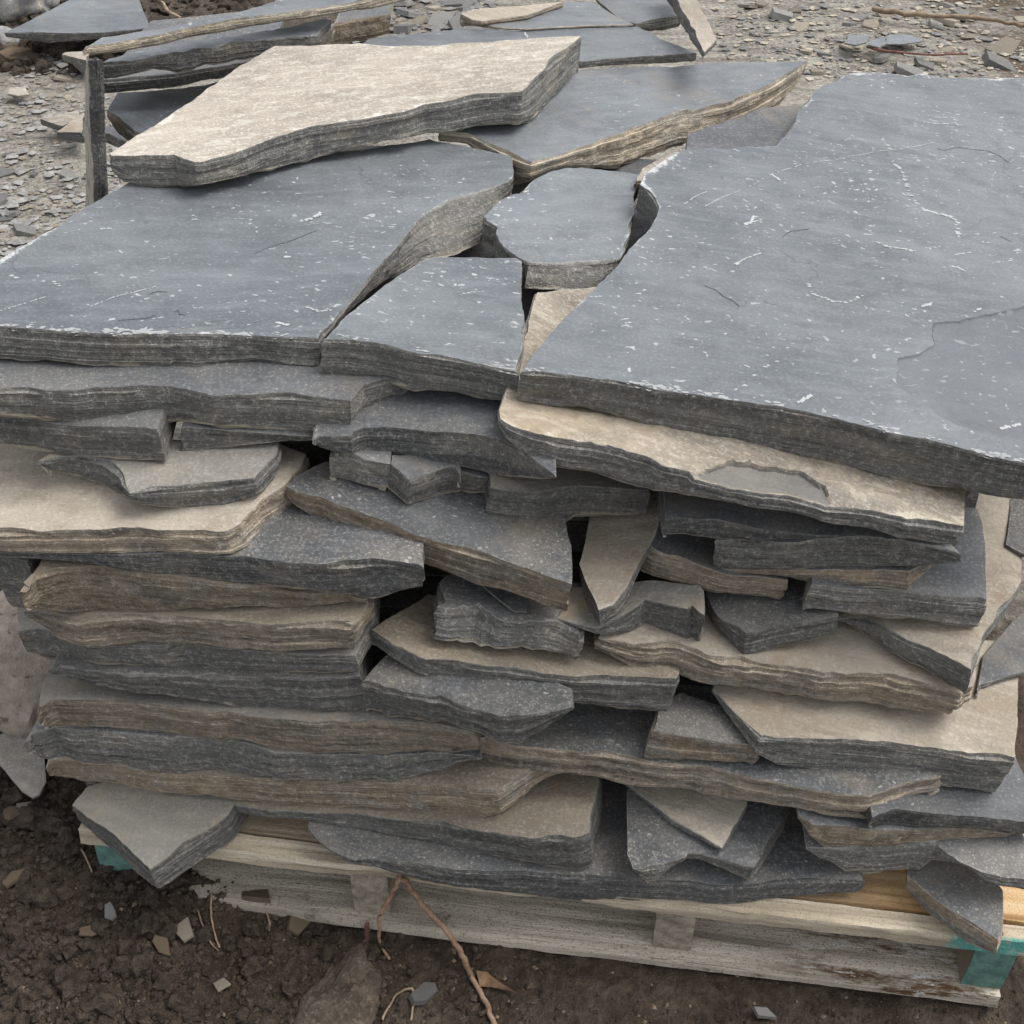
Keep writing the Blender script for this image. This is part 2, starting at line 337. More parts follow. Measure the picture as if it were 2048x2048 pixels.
    def dist(x, y):
        dx, dy = qx - px, qy - py; u = np.clip(((x - px) * dx + (y - py) * dy) / (dx * dx + dy * dy + 1e-12), 0, 1)
        return float(np.sqrt(((px + u * dx - x) ** 2 + (py + u * dy - y) ** 2).min()))
    vin = list(per2); rg = random.Random(seed)
    if not coarse:
        for off in (.005, .014):
            for i in range(0, n, 2 if off < .01 else 3):
                x, y = per2[i].x - nor[i][0] * off, per2[i].y - nor[i][1] * off
                if inside(x, y) and dist(x, y) > off * .75: vin.append(Vector((x, y)))
    fp = None
    if flake:
        fp = []
        for p, q in zip(flake, flake[1:] + flake[:1]):
            m = max(1, int(math.hypot(q[0] - p[0], q[1] - p[1]) / .006)); fp += [(p[0] + (q[0] - p[0]) * i / m + .002 * fr(p[0] * 50 + i, i * .31, 1, seed), p[1] + (q[1] - p[1]) * i / m + .002 * fr(p[1] * 50 + i, i * .37, 7, seed)) for i in range(m)]
        fx = np.array([p[0] for p in fp]); fy = np.array([p[1] for p in fp]); gx_, gy_ = np.roll(fx, -1), np.roll(fy, -1)
        for i in range(len(fp)):
            dx, dy = fp[i][0] - fp[i - 2][0], fp[i][1] - fp[i - 2][1]; L = math.hypot(dx, dy) or 1
            for off in (.0007, -.0007):
                a, b = fp[i - 1][0] + dy / L * off, fp[i - 1][1] - dx / L * off
                if inside(a, b) and dist(a, b) > .004: vin.append(Vector((a, b)))
    def in_flake(x, y):
        return bool((((fy > y) != (gy_ > y)) & (x < (gx_ - fx) * (y - fy) / (gy_ - fy + 1e-12) + fx)).sum() & 1) if fp else False
    fl = {}
    y = min(ys) + cs / 2; row = 0
    while y < max(ys):
        x = min(xs) + (cs / 2 if row % 2 else 0)
        while x < max(xs):
            a, b = x + rg.uniform(-.25, .25) * cs, y + rg.uniform(-.25, .25) * cs
            if inside(a, b) and dist(a, b) > max(.010, cs * .6): vin.append(Vector((a, b)))
            x += cs
        y += cs; row += 1
    def cap(vlist, nper, zf, flip, mat, base_ed):
        ov, oe, of, orig, _, _ = delaunay_2d_cdt(vlist, [], [list(range(nper))], 1, 1e-7)
        b0 = len(verts)
        for k, v in enumerate(ov):
            e = 0.0 if any(q < nper for q in orig[k]) else dist(v.x, v.y)
            zz = None
            for q in orig[k]:
                if q < nper: zz = zf(v.x, v.y, 0.0, q)
            verts.append((v.x, v.y, zz if zz is not None else zf(v.x, v.y, e, None))); ed.append(min(e, .2) if base_ed else 0); hf.append(0 if base_ed else 1)
        for f in of:
            if len(f) < 3: continue
            ar = sum(ov[f[i]].x * ov[f[(i + 1) % len(f)]].y - ov[f[(i + 1) % len(f)]].x * ov[f[i]].y for i in range(len(f)))
            g = f if (ar > 0) != flip else f[::-1]
            faces.append(tuple(b0 + i for i in g)); mi.append(mat)
    def ztop(x, y, e, q):
        if q is not None: return verts[q * R][2]
        w = min(1.0, e / .02)
        z = relief * (1.6 * fr(x * 6, y * 6, 0, seed + 1) + fr(x * 22, y * 22, 2, seed + 1) + .5 * fr(x * 60, y * 60, 4, seed + 1))
        st = fr(x * 4.5, y * 4.5, 8, seed + 5) + .25 * fr(x * 20, y * 20, 8, seed + 5)
        if in_flake(x, y): z -= fdepth; fl[len(verts)] = 1.0
        z -= relief * 1.3 * max(0.0, min(1.0, (st - .18) * 14))
        return z * w - (1 - w) * jag * .5 * abs(fr(x * 60, y * 60, 9, seed))
    cap(vin, n, ztop, False, 0, True)
    bot = [Vector(verts[i * R + R - 1][:2]) for i in range(n)]
    zb_ = [verts[i * R + R - 1][2] for i in range(n)]
    mz = sum(zb_) / n
    try: cap(bot, n, lambda x, y, e, q: zb_[q] if q is not None else mz, True, 1, False)
    except Exception: pass
    o = mesh_obj(name, verts, faces, mats, mi, sharp=38)
    fa = [0.0] * len(verts)
    for k in fl: fa[k] = 1.0
    for nm, arr in (('edge', ed), ('hfrac', hf), ('flake', fa)):
        at = o.data.attributes.new(nm, 'FLOAT', 'POINT'); at.data.foreach_set('value', np.array(arr, dtype=np.float32))
    o.matrix_world = frame
    return o

def stone(key, name, label, front, bot, on=None, c=None, back=None, depth=.26, top=None, mats=('dark', 'grey'), pitch=0.0, tmax=None,
          rough=.0011, relief=.001, jag=.0013, step=.005, bstep=None, cat='stone slab', group=None, lift=.0028, cell=None, rmax=8.0, flake=None, fdepth=.002):
    F = pts(front); B = pts(bot)
    if top is None:
        i0, i1 = c if c else (max(0, len(B) // 6), len(B) - 1 - max(0, len(B) // 6))
        anc = []
        for i, k in ((i0, on[0]), (i1, on[1])):
            pb = PL[k].hit(B[i]) + UP * lift; h = .03
            lo, hi = .002, .16
            for _ in range(28):
                h = (lo + hi) / 2; q = proj(pb + UP * h)
                if q[1] > interp(F, q[0]): lo = h
                else: hi = h
            anc.append((pb + UP * h, h))
        A, Bq = anc[0][0], anc[1][0]
        u = (Bq - A); uh = Vector((u.x, u.y, 0)).normalized()
        lim = math.tan(math.radians(rmax)) * Vector((u.x, u.y, 0)).length; u.z = max(-lim, min(lim, u.z))
        w = Vector((-uh.y, uh.x, 0)); w = w if w.y > 0 else -w
        w = w * math.cos(math.radians(pitch)) + UP * math.sin(math.radians(pitch))
        nrm = u.normalized().cross(w).normalized(); nrm = nrm if nrm.z > 0 else -nrm
        pl = Plane((A + Bq) / 2, nrm); roll = math.degrees(math.asin(u.normalized().z)); hh = (anc[0][1], anc[1][1])
    else:
        base = PL[top[0]]; pl = Plane(base.o + base.n * top[1], base.n); roll = 0; hh = (0, 0)
    PL[key] = pl
    # front thickness: drop from the top edge until the photograph's lower edge is met
    res = []
    # refine: sample front + breakpoints of bottom line
    xsF = [p[0] for p in F]
    low = []
    extra = [(b[0], interp(F, b[0])) for b in B if F[0][0] + 2 < b[0] < F[-1][0] - 2 and min(abs(b[0] - x) for x in xsF) > 5]
    FF = list(F)
    if all(x1 > x0 for x0, x1 in zip(xsF, xsF[1:])):
        FF = sorted(F + extra, key=lambda p: p[0])
    for p in FF:
        P = pl.hit(p); lo, hi = .001, .3
        for _ in range(26):
            t = (lo + hi) / 2; q = proj(P - pl.n * t)
            if q[1] < interp(B, q[0]): lo = t
            else: hi = t
        low.append((P, t))
    if len(low) > 3:
        low[0] = (low[0][0], min(low[0][1], low[1][1] * 1.05)); low[-1] = (low[-1][0], min(low[-1][1], low[-2][1] * 1.05))
    ts = sorted(t for _, t in low); tm = ts[len(ts) // 2]
    if tmax is None: tmax = 1.7 * tm
    STAT.append((key, round(tm, 3), [round(x, 3) for x in hh], 'roll %.1f' % roll, 'z %.3f' % pl.o.z, 'y %.2f' % pl.o.y))
    for p, (P, t) in zip(FF, low):
        Q = P - pl.n * t
        if t > tmax and P is not low[0][0] and P is not low[-1][0]: # sloping break: the foot of the face comes forward instead of going deeper
            qb = proj(Q); t = tmax; Q = pl.down(tmax).hit(qb)
        res.append((P, Q, t, step))
    tS, tE = res[0][2], res[-1][2]; BK = []
    if back is not None:
        bs = bstep or step * 2
        res[-1] = (*res[-1][:3], bs)
        for p in pts(back):
            P = pl.hit(p); BK.append(P)
        for i, P in enumerate(BK):
            f = (i + 1) / (len(BK) + 1); tb = min(tm, tE + (tS - tE) * f) if 0 < i < len(BK) - 1 else min(tm, tE if i == 0 else tS)
            res.append((P, P - pl.n * tb, tb, bs))
    else:
        bs = .04
        aw = Vector((0, 1, 0)); res[-1] = (*res[-1][:3], bs)
        a, b = res[-1][0], res[0][0]; d = (b - a)
        for base, s in ((a, 1), (b, -1)):
            P = base + aw * depth + d * .06 * s; P.z = pl.z(P.x, P.y); tb = min(tm, tE if s == 1 else tS); res.append((P, P - pl.n * tb, tb, bs))
    # local frame
    ux = (res[len(F) - 1][0] - res[0][0]); ux = (ux - pl.n * ux.dot(pl.n)).normalized(); uy = pl.n.cross(ux)
    ctr = sum((r[0] for r in res), Vector()) / len(res)
    M = Matrix(((ux.x, uy.x, pl.n.x, ctr.x), (ux.y, uy.y, pl.n.y, ctr.y), (ux.z, uy.z, pl.n.z, ctr.z), (0, 0, 0, 1)))
    Mi = M.inverted()
    out = []
    for P, Q, t, s in res:
        a, b = Mi @ P, Mi @ Q; out.append((a.x, a.y, b.x, b.y, max(.003, -b.z), s))
    o = build_slab(name, M, out, (MT[mats[0]], MS[mats[1]]), len(PL) * 3 + 11, rough, relief, jag, cell=cell, flake=[(lambda q: (q.x, q.y))(Mi @ pl.hit(p)) for p in pts(flake)] if flake else None, fdepth=fdepth)
    OBJ[key] = o
    return tag(o, label, cat, group)
# ------------------------------------------------------------------ pallet position (from its two front corners on the ground)
DZ = 0.116
PA, PB = GROUND.hit((2030, 2010)), GROUND.hit((215, 1785))
PT = (PA - PB).normalized(); PIN = Vector((-PT.y, PT.x, 0)); PW = (PA - PB).length
PL['deck'] = Plane(Vector((0, 0, DZ)), UP)

# ------------------------------------------------------------------ the stacked stones, from the pallet up
stone('f19', 'slate_slab', 'dark grey slab lying right on the pallet boards, lowest and longest of the dark slabs',
  "G 1700,845 1760,915 1830,970 1932,1012 H 200,1012 400,1035 640,1075 900,1085 1150,1098 1320,1112 1500,1125 1700,1138 1932,1150 I 300,1158 600,1150 850,1142 1050,1140",
  "G 1700,855 1760,932 1830,985 1932,1045 H 200,1062 400,1130 640,1190 900,1212 1300,1262 1500,1272 1932,1288 I 100,1300 300,1292 600,1250 1000,1218 1060,1195",
  ('deck', 'deck'), (6, 13), mats=('dusty', 'dark'), depth=.34)
stone('f17', 'slate_slab', 'grey tan corner slab jutting over the soil, its two dark edges meeting in a point',
  "G 390,725 500,800 600,870 700,960 760,1022 825,1085 1000,962 1130,870 1260,772", "G 398,785 500,880 600,955 760,1110 830,1165 888,1212 1000,1130 1120,1042 1300,905 1450,800",
  ('deck', 'deck'), (1, 7), back="G 1350,640 800,540 480,628", mats=('greytan', 'grey'))
stone('f51', 'slate_slab', 'dark pointed slab lying on the pallet end, its tip hanging over the teal corner',
  "I 1290,1110 1400,1195 1500,1275 1650,1385 1790,1472 1808,1390", "I 1210,1125 1350,1270 1500,1412 1640,1502 1780,1562 1805,1480",
  ('deck', 'deck'), (1, 4), back="I 1822,1190 1700,1000 1300,960", mats=('dusty', 'mixed'))
stone('f16', 'slate_slab', 'big grey edged slab with sandy top, its end facing the black gap low down',
  "G 470,600 700,640 1000,690 1250,718 1450,745 1700,765 H 60,772 200,785 400,802 600,828 800,862 880,874 930,890 1060,904 1300,902 1390,874 1410,780 1440,590",
  "G 480,622 700,662 1000,715 1250,765 1450,795 1700,810 1932,868 H 300,902 640,962 900,1022 1200,1082 1405,1108 1480,800 1600,590",
  ('f19', 'f19'), (8, 10), back="H 1440,430 800,300 0,380 G 700,450", mats=('browntan', 'rough'))
stone('f15', 'slate_slab', 'brown weathered slab with a clean chamfered corner, second course from the pallet',
  "G 245,520 300,480 450,485 700,515 850,545 1100,565 1310,575 1500,580 1700,600 1932,603 H 200,600 400,605 600,622 780,645 880,652 950,600 1055,520 1280,430",
  "G 245,565 480,612 700,642 880,682 1000,688 1100,678 1350,712 1440,722 1500,742 1932,752 H 300,772 600,782 870,812 950,745 1100,612 1290,552",
  ('f16', 'f16'), (3, 11), back="H 1250,330 600,330 G 1000,300 300,300", mats=('browntan', 'brown'))
stone('f14', 'slate_slab', 'rough torn dark grey slab between two brown slabs at the low end of the pile',
  "G 130,380 200,330 290,300 600,315 800,330 1000,350 1300,380 1400,395 1550,440 1700,450 1932,455 H 200,455 400,435 640,445 800,462",
  "G 135,420 235,502 330,472 450,492 700,522 850,552 1100,572 1200,582 1310,582 1400,562 1500,587 1700,607 1932,607 H 200,602 380,582 560,557 700,502 800,470",
  ('f15', 'f15'), (4, 14), mats=('dusty', 'rough'), rough=0.0035, jag=.0025)
stone('f13', 'slate_slab', 'thick brown striped slab with rounded end just above the torn dark one',
  "G 200,230 220,182 290,140 500,145 700,152 900,175 1100,200 1300,217 1500,252 1700,270 1932,270 H 300,262 560,277 700,312 775,345",
  "G 205,280 240,292 280,290 600,312 800,327 1000,347 1300,377 1400,392 1550,437 1700,447 1932,452 H 200,452 400,432 640,442 790,420",
  ('f14', 'f14'), (3, 11), back="H 780,150 0,50 G 300,-60 225,60", mats=('greytan', 'layered'), rough=0.0021)
stone('f12', 'slate_slab', 'dark grey slab with slanting broken underside above the thick brown striped one',
  "D 270,1835 300,1822 500,1848 850,1850 1200,1870 1500,1875 1700,1872 E 60,1868 125,1872", "G 340,12 480,62 720,92 850,92 1000,122 1190,152 1280,172 1400,217 1600,237 1932,257 H 170,250",
  ('f13', 'f13'), (3, 8), mats=('dusty', 'rough'), rough=0.0028, jag=.0025)
stone('f11', 'slate_slab', 'grey slab with pale lower rim under the rippled tan slab',
  "D 85,1632 200,1618 330,1640 500,1715 700,1712 860,1705 1040,1680 1180,1715 1400,1732 1700,1745 E 60,1748 97,1750 150,1640 205,1560",
  "D 110,1762 260,1802 500,1812 850,1837 1200,1862 1500,1867 1750,1858 E 60,1862 97,1862 140,1800 215,1640",
  ('f12', 'f12'), (2, 6), back="E 210,1400 D 1200,1380 130,1400 95,1515", mats=('greytan', 'greyrim'))
stone('f10', 'slate_slab', 'tan slab with deep wavy layers in its edge and a squared dark end',
  "D 130,1510 200,1508 280,1530 420,1562 560,1537 720,1532 900,1537 1200,1562 1500,1592 1932,1612 E 60,1608 100,1600 150,1550 210,1470",
  "D 150,1545 250,1600 330,1660 400,1715 530,1728 700,1717 780,1707 860,1712 940,1692 1040,1682 1180,1722 1400,1737 1570,1747 1932,1757 E 60,1752 97,1755 150,1650 205,1580",
  ('f11', 'f11'), (4, 12), mats=('browntan', 'layered'), rough=0.0035, depth=.22)
stone('f9', 'slate_slab', 'smooth swollen tan slab resting on the deeply layered one',
  "D 122,1400 190,1322 330,1275 460,1262 700,1285 950,1330 1300,1368 1640,1390 1932,1415 E 100,1440 160,1450",
  "D 125,1505 170,1502 300,1517 370,1547 480,1532 700,1502 760,1522 960,1522 1030,1507 1150,1517 1330,1497 1500,1502 1650,1507 1780,1487 1932,1472 E 60,1465 165,1455",
  ('f10', 'f10'), (4, 13), mats=('browntan', 'smooth'), rough=.0018, depth=.22)
stone('f7', 'slate_slab', 'thick grey stone end peeking out behind the swollen tan slab',
  "D -80,1195 0,1205 100,1225 150,1235", "D -80,1430 0,1458 120,1512 150,1512", ('f10', 'f10'), (1, 2), mats=('dark', 'rough'), depth=.15)
stone('f42', 'slate_slab', 'ragged grey stone wedged low in the middle with a broken pointed end',
  "H 130,40 180,30 330,75 560,128 750,180 950,215 1060,202 1180,190 1310,180", "H 230,200 270,242 400,247 560,282 700,312 800,337 880,372 1000,387 1160,292 1310,188",
  ('f13', 'f13'), (1, 5), back="H 1300,80 900,-80 300,-120", mats=('dusty', 'rough'), rough=0.0028, jag=.003, relief=.002)
stone('f47', 'slate_slab', 'dark slab with a curved bite out of its front edge beside the black gap',
  "H 1605,990 1635,1070 1680,1078 1800,1042 1932,1008 I 80,992 150,995 300,1030 440,1070 540,900 650,762", "H 1610,1020 1640,1095 1690,1135 1740,1187 1800,1132 1850,1062 1932,1032 I 80,1035 180,1047 300,1092 430,1157 560,1000 670,782",
  ('f19', 'f19'), (3, 10), back="I 640,640 H 1750,540 1600,640", mats=('dusty', 'greyrim'))
stone('f46', 'slate_slab', 'small tan topped pointed stone lying on the slab with the curved bite',
  "H 1580,595 1750,720 1850,800 I 130,872 265,962 335,852 410,722", "H 1590,615 1750,750 1850,850 I 150,922 268,988 330,905 415,740",
  ('f47', 'f47'), (1, 4), back="I 400,600 H 1700,480 1590,540", mats=('tan', 'grey'))
stone('f50', 'slate_slab', 'stepped dark grey slab with a notched lower edge near the teal pallet corner',
  "I 730,955 900,962 1200,950 1450,940 1580,1035 1700,1090 1850,1130 1960,1138 2050,1140", "I 740,970 830,1052 890,1057 905,1118 1000,1118 1120,1132 1240,1112 1390,1112 1398,1042 1480,1038 1570,1047 1640,1072 1740,1172 1830,1190 1960,1212 2050,1215",
  ('f19', 'f19'), (3, 6), mats=('dusty', 'rough'), depth=.2, tmax=.075)
stone('f49', 'slate_slab', 'rusty brown layered slab tapering to nothing near the teal pallet corner',
  "I 690,782 760,832 1000,852 1300,857 1600,862 1850,885 1932,850", "I 700,800 775,967 900,967 1200,952 1500,942 1700,912 1860,897 1932,880",
  ('f50', 'f50'), (2, 5), mats=('dark', 'brown'), rough=0.0028)
stone('f48', 'slate_slab', 'dark slab with a chalk white line along its edge above the rusty brown slab',
  "I 1090,792 1220,742 1500,772 1900,812 2060,830", "I 1100,845 1300,857 1600,862 1850,882 1960,895 2060,905", ('f49', 'f49'), (1, 3), mats=('dark', 'dark'), depth=.2)
stone('f43', 'slate_slab', 'long tan banded slab with white flaked edge and turned up end, low in the pile',
  "H 765,355 850,372 1000,395 1200,420 1400,440 1600,452 1800,492 1932,500 I 150,508 300,530 400,560 600,600 800,650 1000,667 1080,672 1180,632 1290,588 1480,560",
  "H 775,420 800,472 1000,512 1200,542 1440,577 1600,612 1932,642 I 200,682 400,702 650,752 850,792 1000,802 1095,802 1220,742 1480,640",
  ('f15', 'f49'), (2, 10), back="I 1400,400 600,250 H 1700,150 1000,100 800,250", mats=('dusty', 'layered'), rough=0.0028)
stone('f44', 'slate_slab', 'dark squared block tucked beside the wide sandy slab',
  "H 1745,312 1932,347 I 300,385 490,402", "H 1752,482 1932,497 I 200,492 510,508", ('f43', 'f43'), (0, 2), back="I 480,250 H 1900,100 1770,180", mats=('dusty', 'mixed'))
stone('f45', 'slate_slab', 'wide slab with smooth sandy top and thick dark edge close to the pallet end',
  "I 215,80 350,220 480,352 640,347 900,352 1200,377 1500,412 1700,442 1890,467 1900,300 1910,50", "I 205,95 350,300 500,502 700,522 1000,547 1300,592 1600,642 1890,687 1905,560 1915,200",
  ('f43', 'f48'), (3, 6), back="I 1925,-180 1300,-220 300,-150", mats=('tan', 'grey'), bstep=.008)
stone('f41', 'slate_slab', 'long slab with flat brown top and straight grey edge in the middle of the pile',
  "E 185,1612 300,1692 420,1752 490,1787 620,1792 830,1830 1060,1847 1300,1872 1550,1880 1880,1892 1905,1860", "E 180,1692 330,1802 450,1880 535,1930 580,1972 800,1982 1000,1997 1200,2012 1500,2052 1870,2097 1905,1940",
  ('f42', 'f43'), (5, 9), back="E 1920,1700 1500,1450 500,1420", mats=('browntan', 'grey'))
stone('f38', 'slate_slab', 'large tan slab with craggy brown layered front carrying several dark stones',
  "E 1445,1655 1530,1662 1700,1680 F 100,1730 250,1770 400,1805 700,1835 1000,1855 1200,1885 1400,1925 1590,1972 1650,1920",
  "E 1455,1722 1560,1782 1700,1842 1850,1872 F 60,1905 250,1932 500,1972 850,2012 1000,2032 1200,2062 1400,2092 1580,2108 1650,1990",
  ('f41', 'f45'), (3, 7), back="F 1750,1500 1100,1300 100,1350 E 1450,1480", mats=('tan', 'layered'), rough=0.0035, jag=.003)
stone('f39', 'slate_slab', 'sandy topped slab with a diagonal dark edge pointing at the pallet end',
  "F 900,1555 1060,1562 1170,1612 1300,1682 1450,1742 1560,1792 1650,1842", "F 905,1565 950,1590 1060,1662 1230,1772 1400,1862 1500,1925 1650,1990",
  ('f38', 'f38'), (3, 5), back="F 1672,1780 1690,1650 1870,1430 1920,1350 1930,1100 1850,880 1600,850 1000,1300", mats=('tan', 'grey'))
stone('f40', 'slate_slab', 'thin blue black slab with white scuffs lying over the sandy slabs at the very end',
  "P 1952,1386 1966,1368 1992,1360 2048,1344 2110,1330", "P 1952,1394 1966,1377 1992,1369 2048,1355 2110,1342", ('f45', 'f45'), (1, 3),
  back="P 2130,1200 2060,1215 2024,1243 1966,1312", mats=('dark', 'rough'))
stone('f36', 'slate_slab', 'flecked black slab end just beneath the overhang of the biggest slab',
  "P 2012,1088 2030,1098 2060,1115", "P 2012,1094 2030,1105 2060,1124", ('f39', 'f39'), (0, 2), back="P 2090,980 2022,985", mats=('dusty', 'rough'))
stone('f37', 'slate_slab', 'small dark slab with its corner pointing forward on the large tan slab',
  "F 165,1425 250,1550 320,1600 395,1642 630,1590 910,1542 925,1440", "F 170,1500 270,1642 330,1720 393,1782 600,1722 910,1642 925,1500",
  ('f38', 'f38'), (2, 5), back="F 920,1300 600,1240 180,1300", mats=('dusty', 'grey'))
stone('f30', 'slate_slab', 'dark stone with a tan patch on top under the tongue shaped tan stone',
  "E 1215,1552 1300,1580 1430,1600 1560,1540 1700,1452 1800,1472 1932,1500 F 100,1478 165,1532 172,1400", "E 1220,1562 1330,1605 1430,1642 1560,1642 1640,1642 1750,1662 1900,1678 F 60,1695 130,1702 165,1580",
  ('f38', 'f38'), (3, 8), back="F 150,1360 E 1750,1340 1300,1380", mats=('greytan', 'rough'), rough=0.0028)
stone('f28', 'slate_slab', 'rough dark grey stone with flaked face on the flat brown slab',
  "E 540,1490 640,1492 780,1482 880,1545 1000,1572 1210,1562 1340,1662 1372,1660", "E 470,1642 560,1682 700,1702 900,1732 1060,1737 1200,1782 1350,1792 1375,1702",
  ('f41', 'f41'), (2, 6), back="E 1350,1350 700,1250 560,1350", mats=('dusty', 'rough'), rough=0.0028, jag=.003, tmax=.034)
stone('f34', 'slate_slab', 'dark topped slab with straight rough edge reaching the end of the pile',
  "F 755,1362 900,1385 1000,1392 1150,1387 1350,1412 1560,1437 1747,1457", "F 765,1517 900,1532 1200,1552 1400,1577 1650,1612 1782,1637",
  ('f37', 'f39'), (1, 4), back="F 1720,1200 1690,950 1500,860 800,1000", mats=('dark', 'grey'))
stone('f31', 'slate_slab', 'brown edged stone beneath the dark ledges under the longest tan slab',
  "E 1690,1150 1760,1190 1932,1230 F 150,1262 300,1310 450,1322 632,1340", "E 1682,1302 1780,1342 1932,1382 F 200,1412 400,1427 600,1447 637,1440",
  ('f30', 'f37'), (1, 5), mats=('dark', 'tan'), rough=0.0021, depth=.2)
stone('f33', 'slate_slab', 'thin grey brown slab with a slanted end lying on the dark topped slab',
  "F 185,1180 250,1280 450,1285 700,1280 880,1285 1150,1285 1300,1300 1440,1230 1445,1200", "F 190,1292 400,1312 650,1332 780,1362 880,1392 1050,1397 1150,1392 1300,1412 1432,1272 1445,1230",
  ('f31', 'f34'), (1, 6), mats=('dark', 'mixed'), depth=.2)
stone('f32b', 'slate_slab', 'grey slab with pale broken end tapering to a blade towards the end of the pile',
  "F 235,1118 400,1132 560,1150 800,1115 1000,1112 1250,1117 1400,1152 1585,1200", "F 240,1277 400,1292 560,1292 700,1282 1000,1272 1200,1272 1400,1272 1560,1257 1590,1235",
  ('f33', 'f33'), (1, 5), mats=('dark', 'grey'), rough=0.0021, back="F 1400,1000 700,900 300,950")
stone('f32', 'slate_slab', 'dark ledge of slate directly under the longest tan slab',
  "E 1800,1010 1850,995 1932,1000 F 80,1000 250,1012 450,1060 800,1098 1050,1098 1250,1110", "E 1795,1102 1932,1095 F 100,1102 240,1125 500,1142 800,1115 1050,1112 1250,1118",
  ('f32b', 'f32b'), (3, 5), mats=('dark', 'dark'), rough=0.0021, depth=.2)

# ---- upper half, near end of the photograph's left
stone('f6', 'slate_slab', 'long blue black slab with speckled triangular top in the upper half of the pile',
  "D -40,1185 0,1188 400,1190 1000,1195 1340,1212 1480,1235 1620,1255 1932,1245 E 200,1235 450,1255 480,1275", "D -40,1205 0,1215 150,1227 460,1252 700,1292 950,1337 1300,1372 1640,1397 1932,1422 E 160,1453 440,1443 480,1350",
  ('f9', 'f9'), (4, 9), back="E 480,1100 0,1000 D 1600,850 0,1000", mats=('dusty', 'dark'))
stone('f5', 'slate_slab', 'thick rippled tan slab with banded edge, widest tan stone of the upper half',
  "D -120,1062 0,1062 300,1062 550,1057 680,1047 900,1072 1150,1087 1260,1072 1330,1037 1430,902 1590,802", "D -120,1185 0,1187 400,1192 700,1192 1000,1197 1200,1207 1320,1202 1420,1110 1590,942",
  ('f6', 'f6'), (2, 5), back="D 1700,640 1500,560 -120,560", mats=('tan', 'layered'), rough=0.0021, relief=.002)
stone('f4', 'slate_slab', 'blocky blue grey stone with angled facets sitting on the rippled tan slab',
  "D 200,690 330,655 420,655 560,690 650,755 715,860 860,832 1200,792 1405,782 1480,700 1535,640", "D 205,705 270,747 420,762 570,832 700,895 770,932 900,947 1090,962 1250,947 1340,912 1445,887 1530,802 1545,760",
  ('f5', 'f5'), (3, 9), back="D 1540,560 400,560", mats=('greytan', 'rough'), rough=0.0021, tmax=.035)
stone('f2', 'slate_slab', 'dark slab with a slanted cut end under the long ledge slab',
  "D -120,440 0,445 300,472 520,492 840,507 870,507", "D -120,590 0,602 200,627 420,652 600,672 720,687 900,692 948,690", ('f4', 'f4'), (2, 5), mats=('dark', 'grey'))
stone('f3', 'slate_slab', 'dark slab tapering away from the narrow gap under the long ledge slab',
  "D 985,497 1300,515 1600,535 1735,545", "D 990,662 1100,642 1300,612 1500,592 1740,572", ('f4', 'f4'), (0, 4), mats=('dark', 'grey'))
stone('f26', 'slate_slab', 'dark speckled slab with a broad brown edge running diagonally through the middle',
  "D 1588,822 1640,850 1780,885 E 0,925 150,982 300,1032 450,1102 640,1162 800,1192 950,1252 1200,1332 1302,1368", "D 1592,882 1640,942 1720,992 1800,1012 E 60,1112 200,1162 420,1242 600,1312 800,1382 1000,1442 1200,1512 1330,1537",
  ('f6', 'f28'), (5, 10), back="E 1305,1250 1300,1150 1270,1045 1200,800 D 1800,690 1650,755", mats=('dusty', 'brown'))
stone('f29', 'stone_chip', 'thin grey stone flake stuck beneath the broad brown edge',
  "E 800,1368 860,1420 920,1470 980,1512 1050,1515", "E 805,1380 900,1460 960,1518 1050,1532", ('f28', 'f28'), (1, 3), depth=.08, mats=('dark', 'greyrim'), cat='stone chip')
stone('f27', 'slate_slab', 'tongue shaped tan stone pointing forward beside the broad brown edge',
  "E 1338,1250 1370,1350 1405,1440 1442,1512 1530,1482 1600,1402 1680,1232 1760,1092 1820,885", "E 1330,1330 1370,1480 1432,1612 1500,1575 1590,1532 1640,1380 1690,1250 1770,1110 1822,940",
  ('f30', 'f30'), (2, 4), back="E 1800,850 1400,850 1370,1150", mats=('tan', 'rough'))
stone('f25', 'slate_slab', 'grey slab with tan rim lying across the speckled slab and the tongue shaped stone',
  "E 842,828 900,842 1000,852 1110,862 1230,837 1350,825 1500,835 1740,858 1745,830", "E 838,1002 900,1022 1050,1027 1200,1042 1270,1042 1300,1007 1350,987 1600,1002 1690,1002 1738,962 1745,920",
  ('f26', 'f27'), (1, 7), back="E 1740,650 850,650", mats=('greytan', 'greyrim'))
stone('f24', 'slate_slab', 'small recessed stone with a brown lower rim between two grey ones', "E 630,735 862,775", "E 640,862 862,865", ('f26', 'f26'), (0, 1), mats=('dark', 'greyrim'), depth=.1)
stone('f22', 'slate_slab', 'short grey stone with tan lower rim over the speckled slab', "D 1815,640 1860,645 1932,650 E 150,680 290,695", "D 1850,797 1932,825 E 120,832 285,852", ('f26', 'f26'), (0, 3), mats=('dark', 'greyrim'), depth=.15)
stone('f23', 'slate_slab', 'small grey stone with a pointed ridged front over the speckled slab', "E 285,700 345,745 410,790 520,752 640,722 688,800", "E 283,852 345,895 410,942 520,905 630,885 688,830",
  ('f26', 'f26'), (0, 3), mats=('dark', 'greyrim'), depth=.1, back="E 680,640 290,640")
stone('f20', 'slate_slab', 'dark slab with brownish top under the meeting point of the big top slabs',
  "D 1725,565 1760,545 1932,545 E 100,520 150,500 450,512 700,532 920,562 1050,650 1210,770", "D 1740,600 1800,625 1932,652 E 150,668 300,682 500,697 700,732 900,772 1100,792 1210,785",
  ('f22', 'f25'), (2, 7), back="E 1200,500 900,200 D 1900,200 1750,400", mats=('dark', 'dark'))
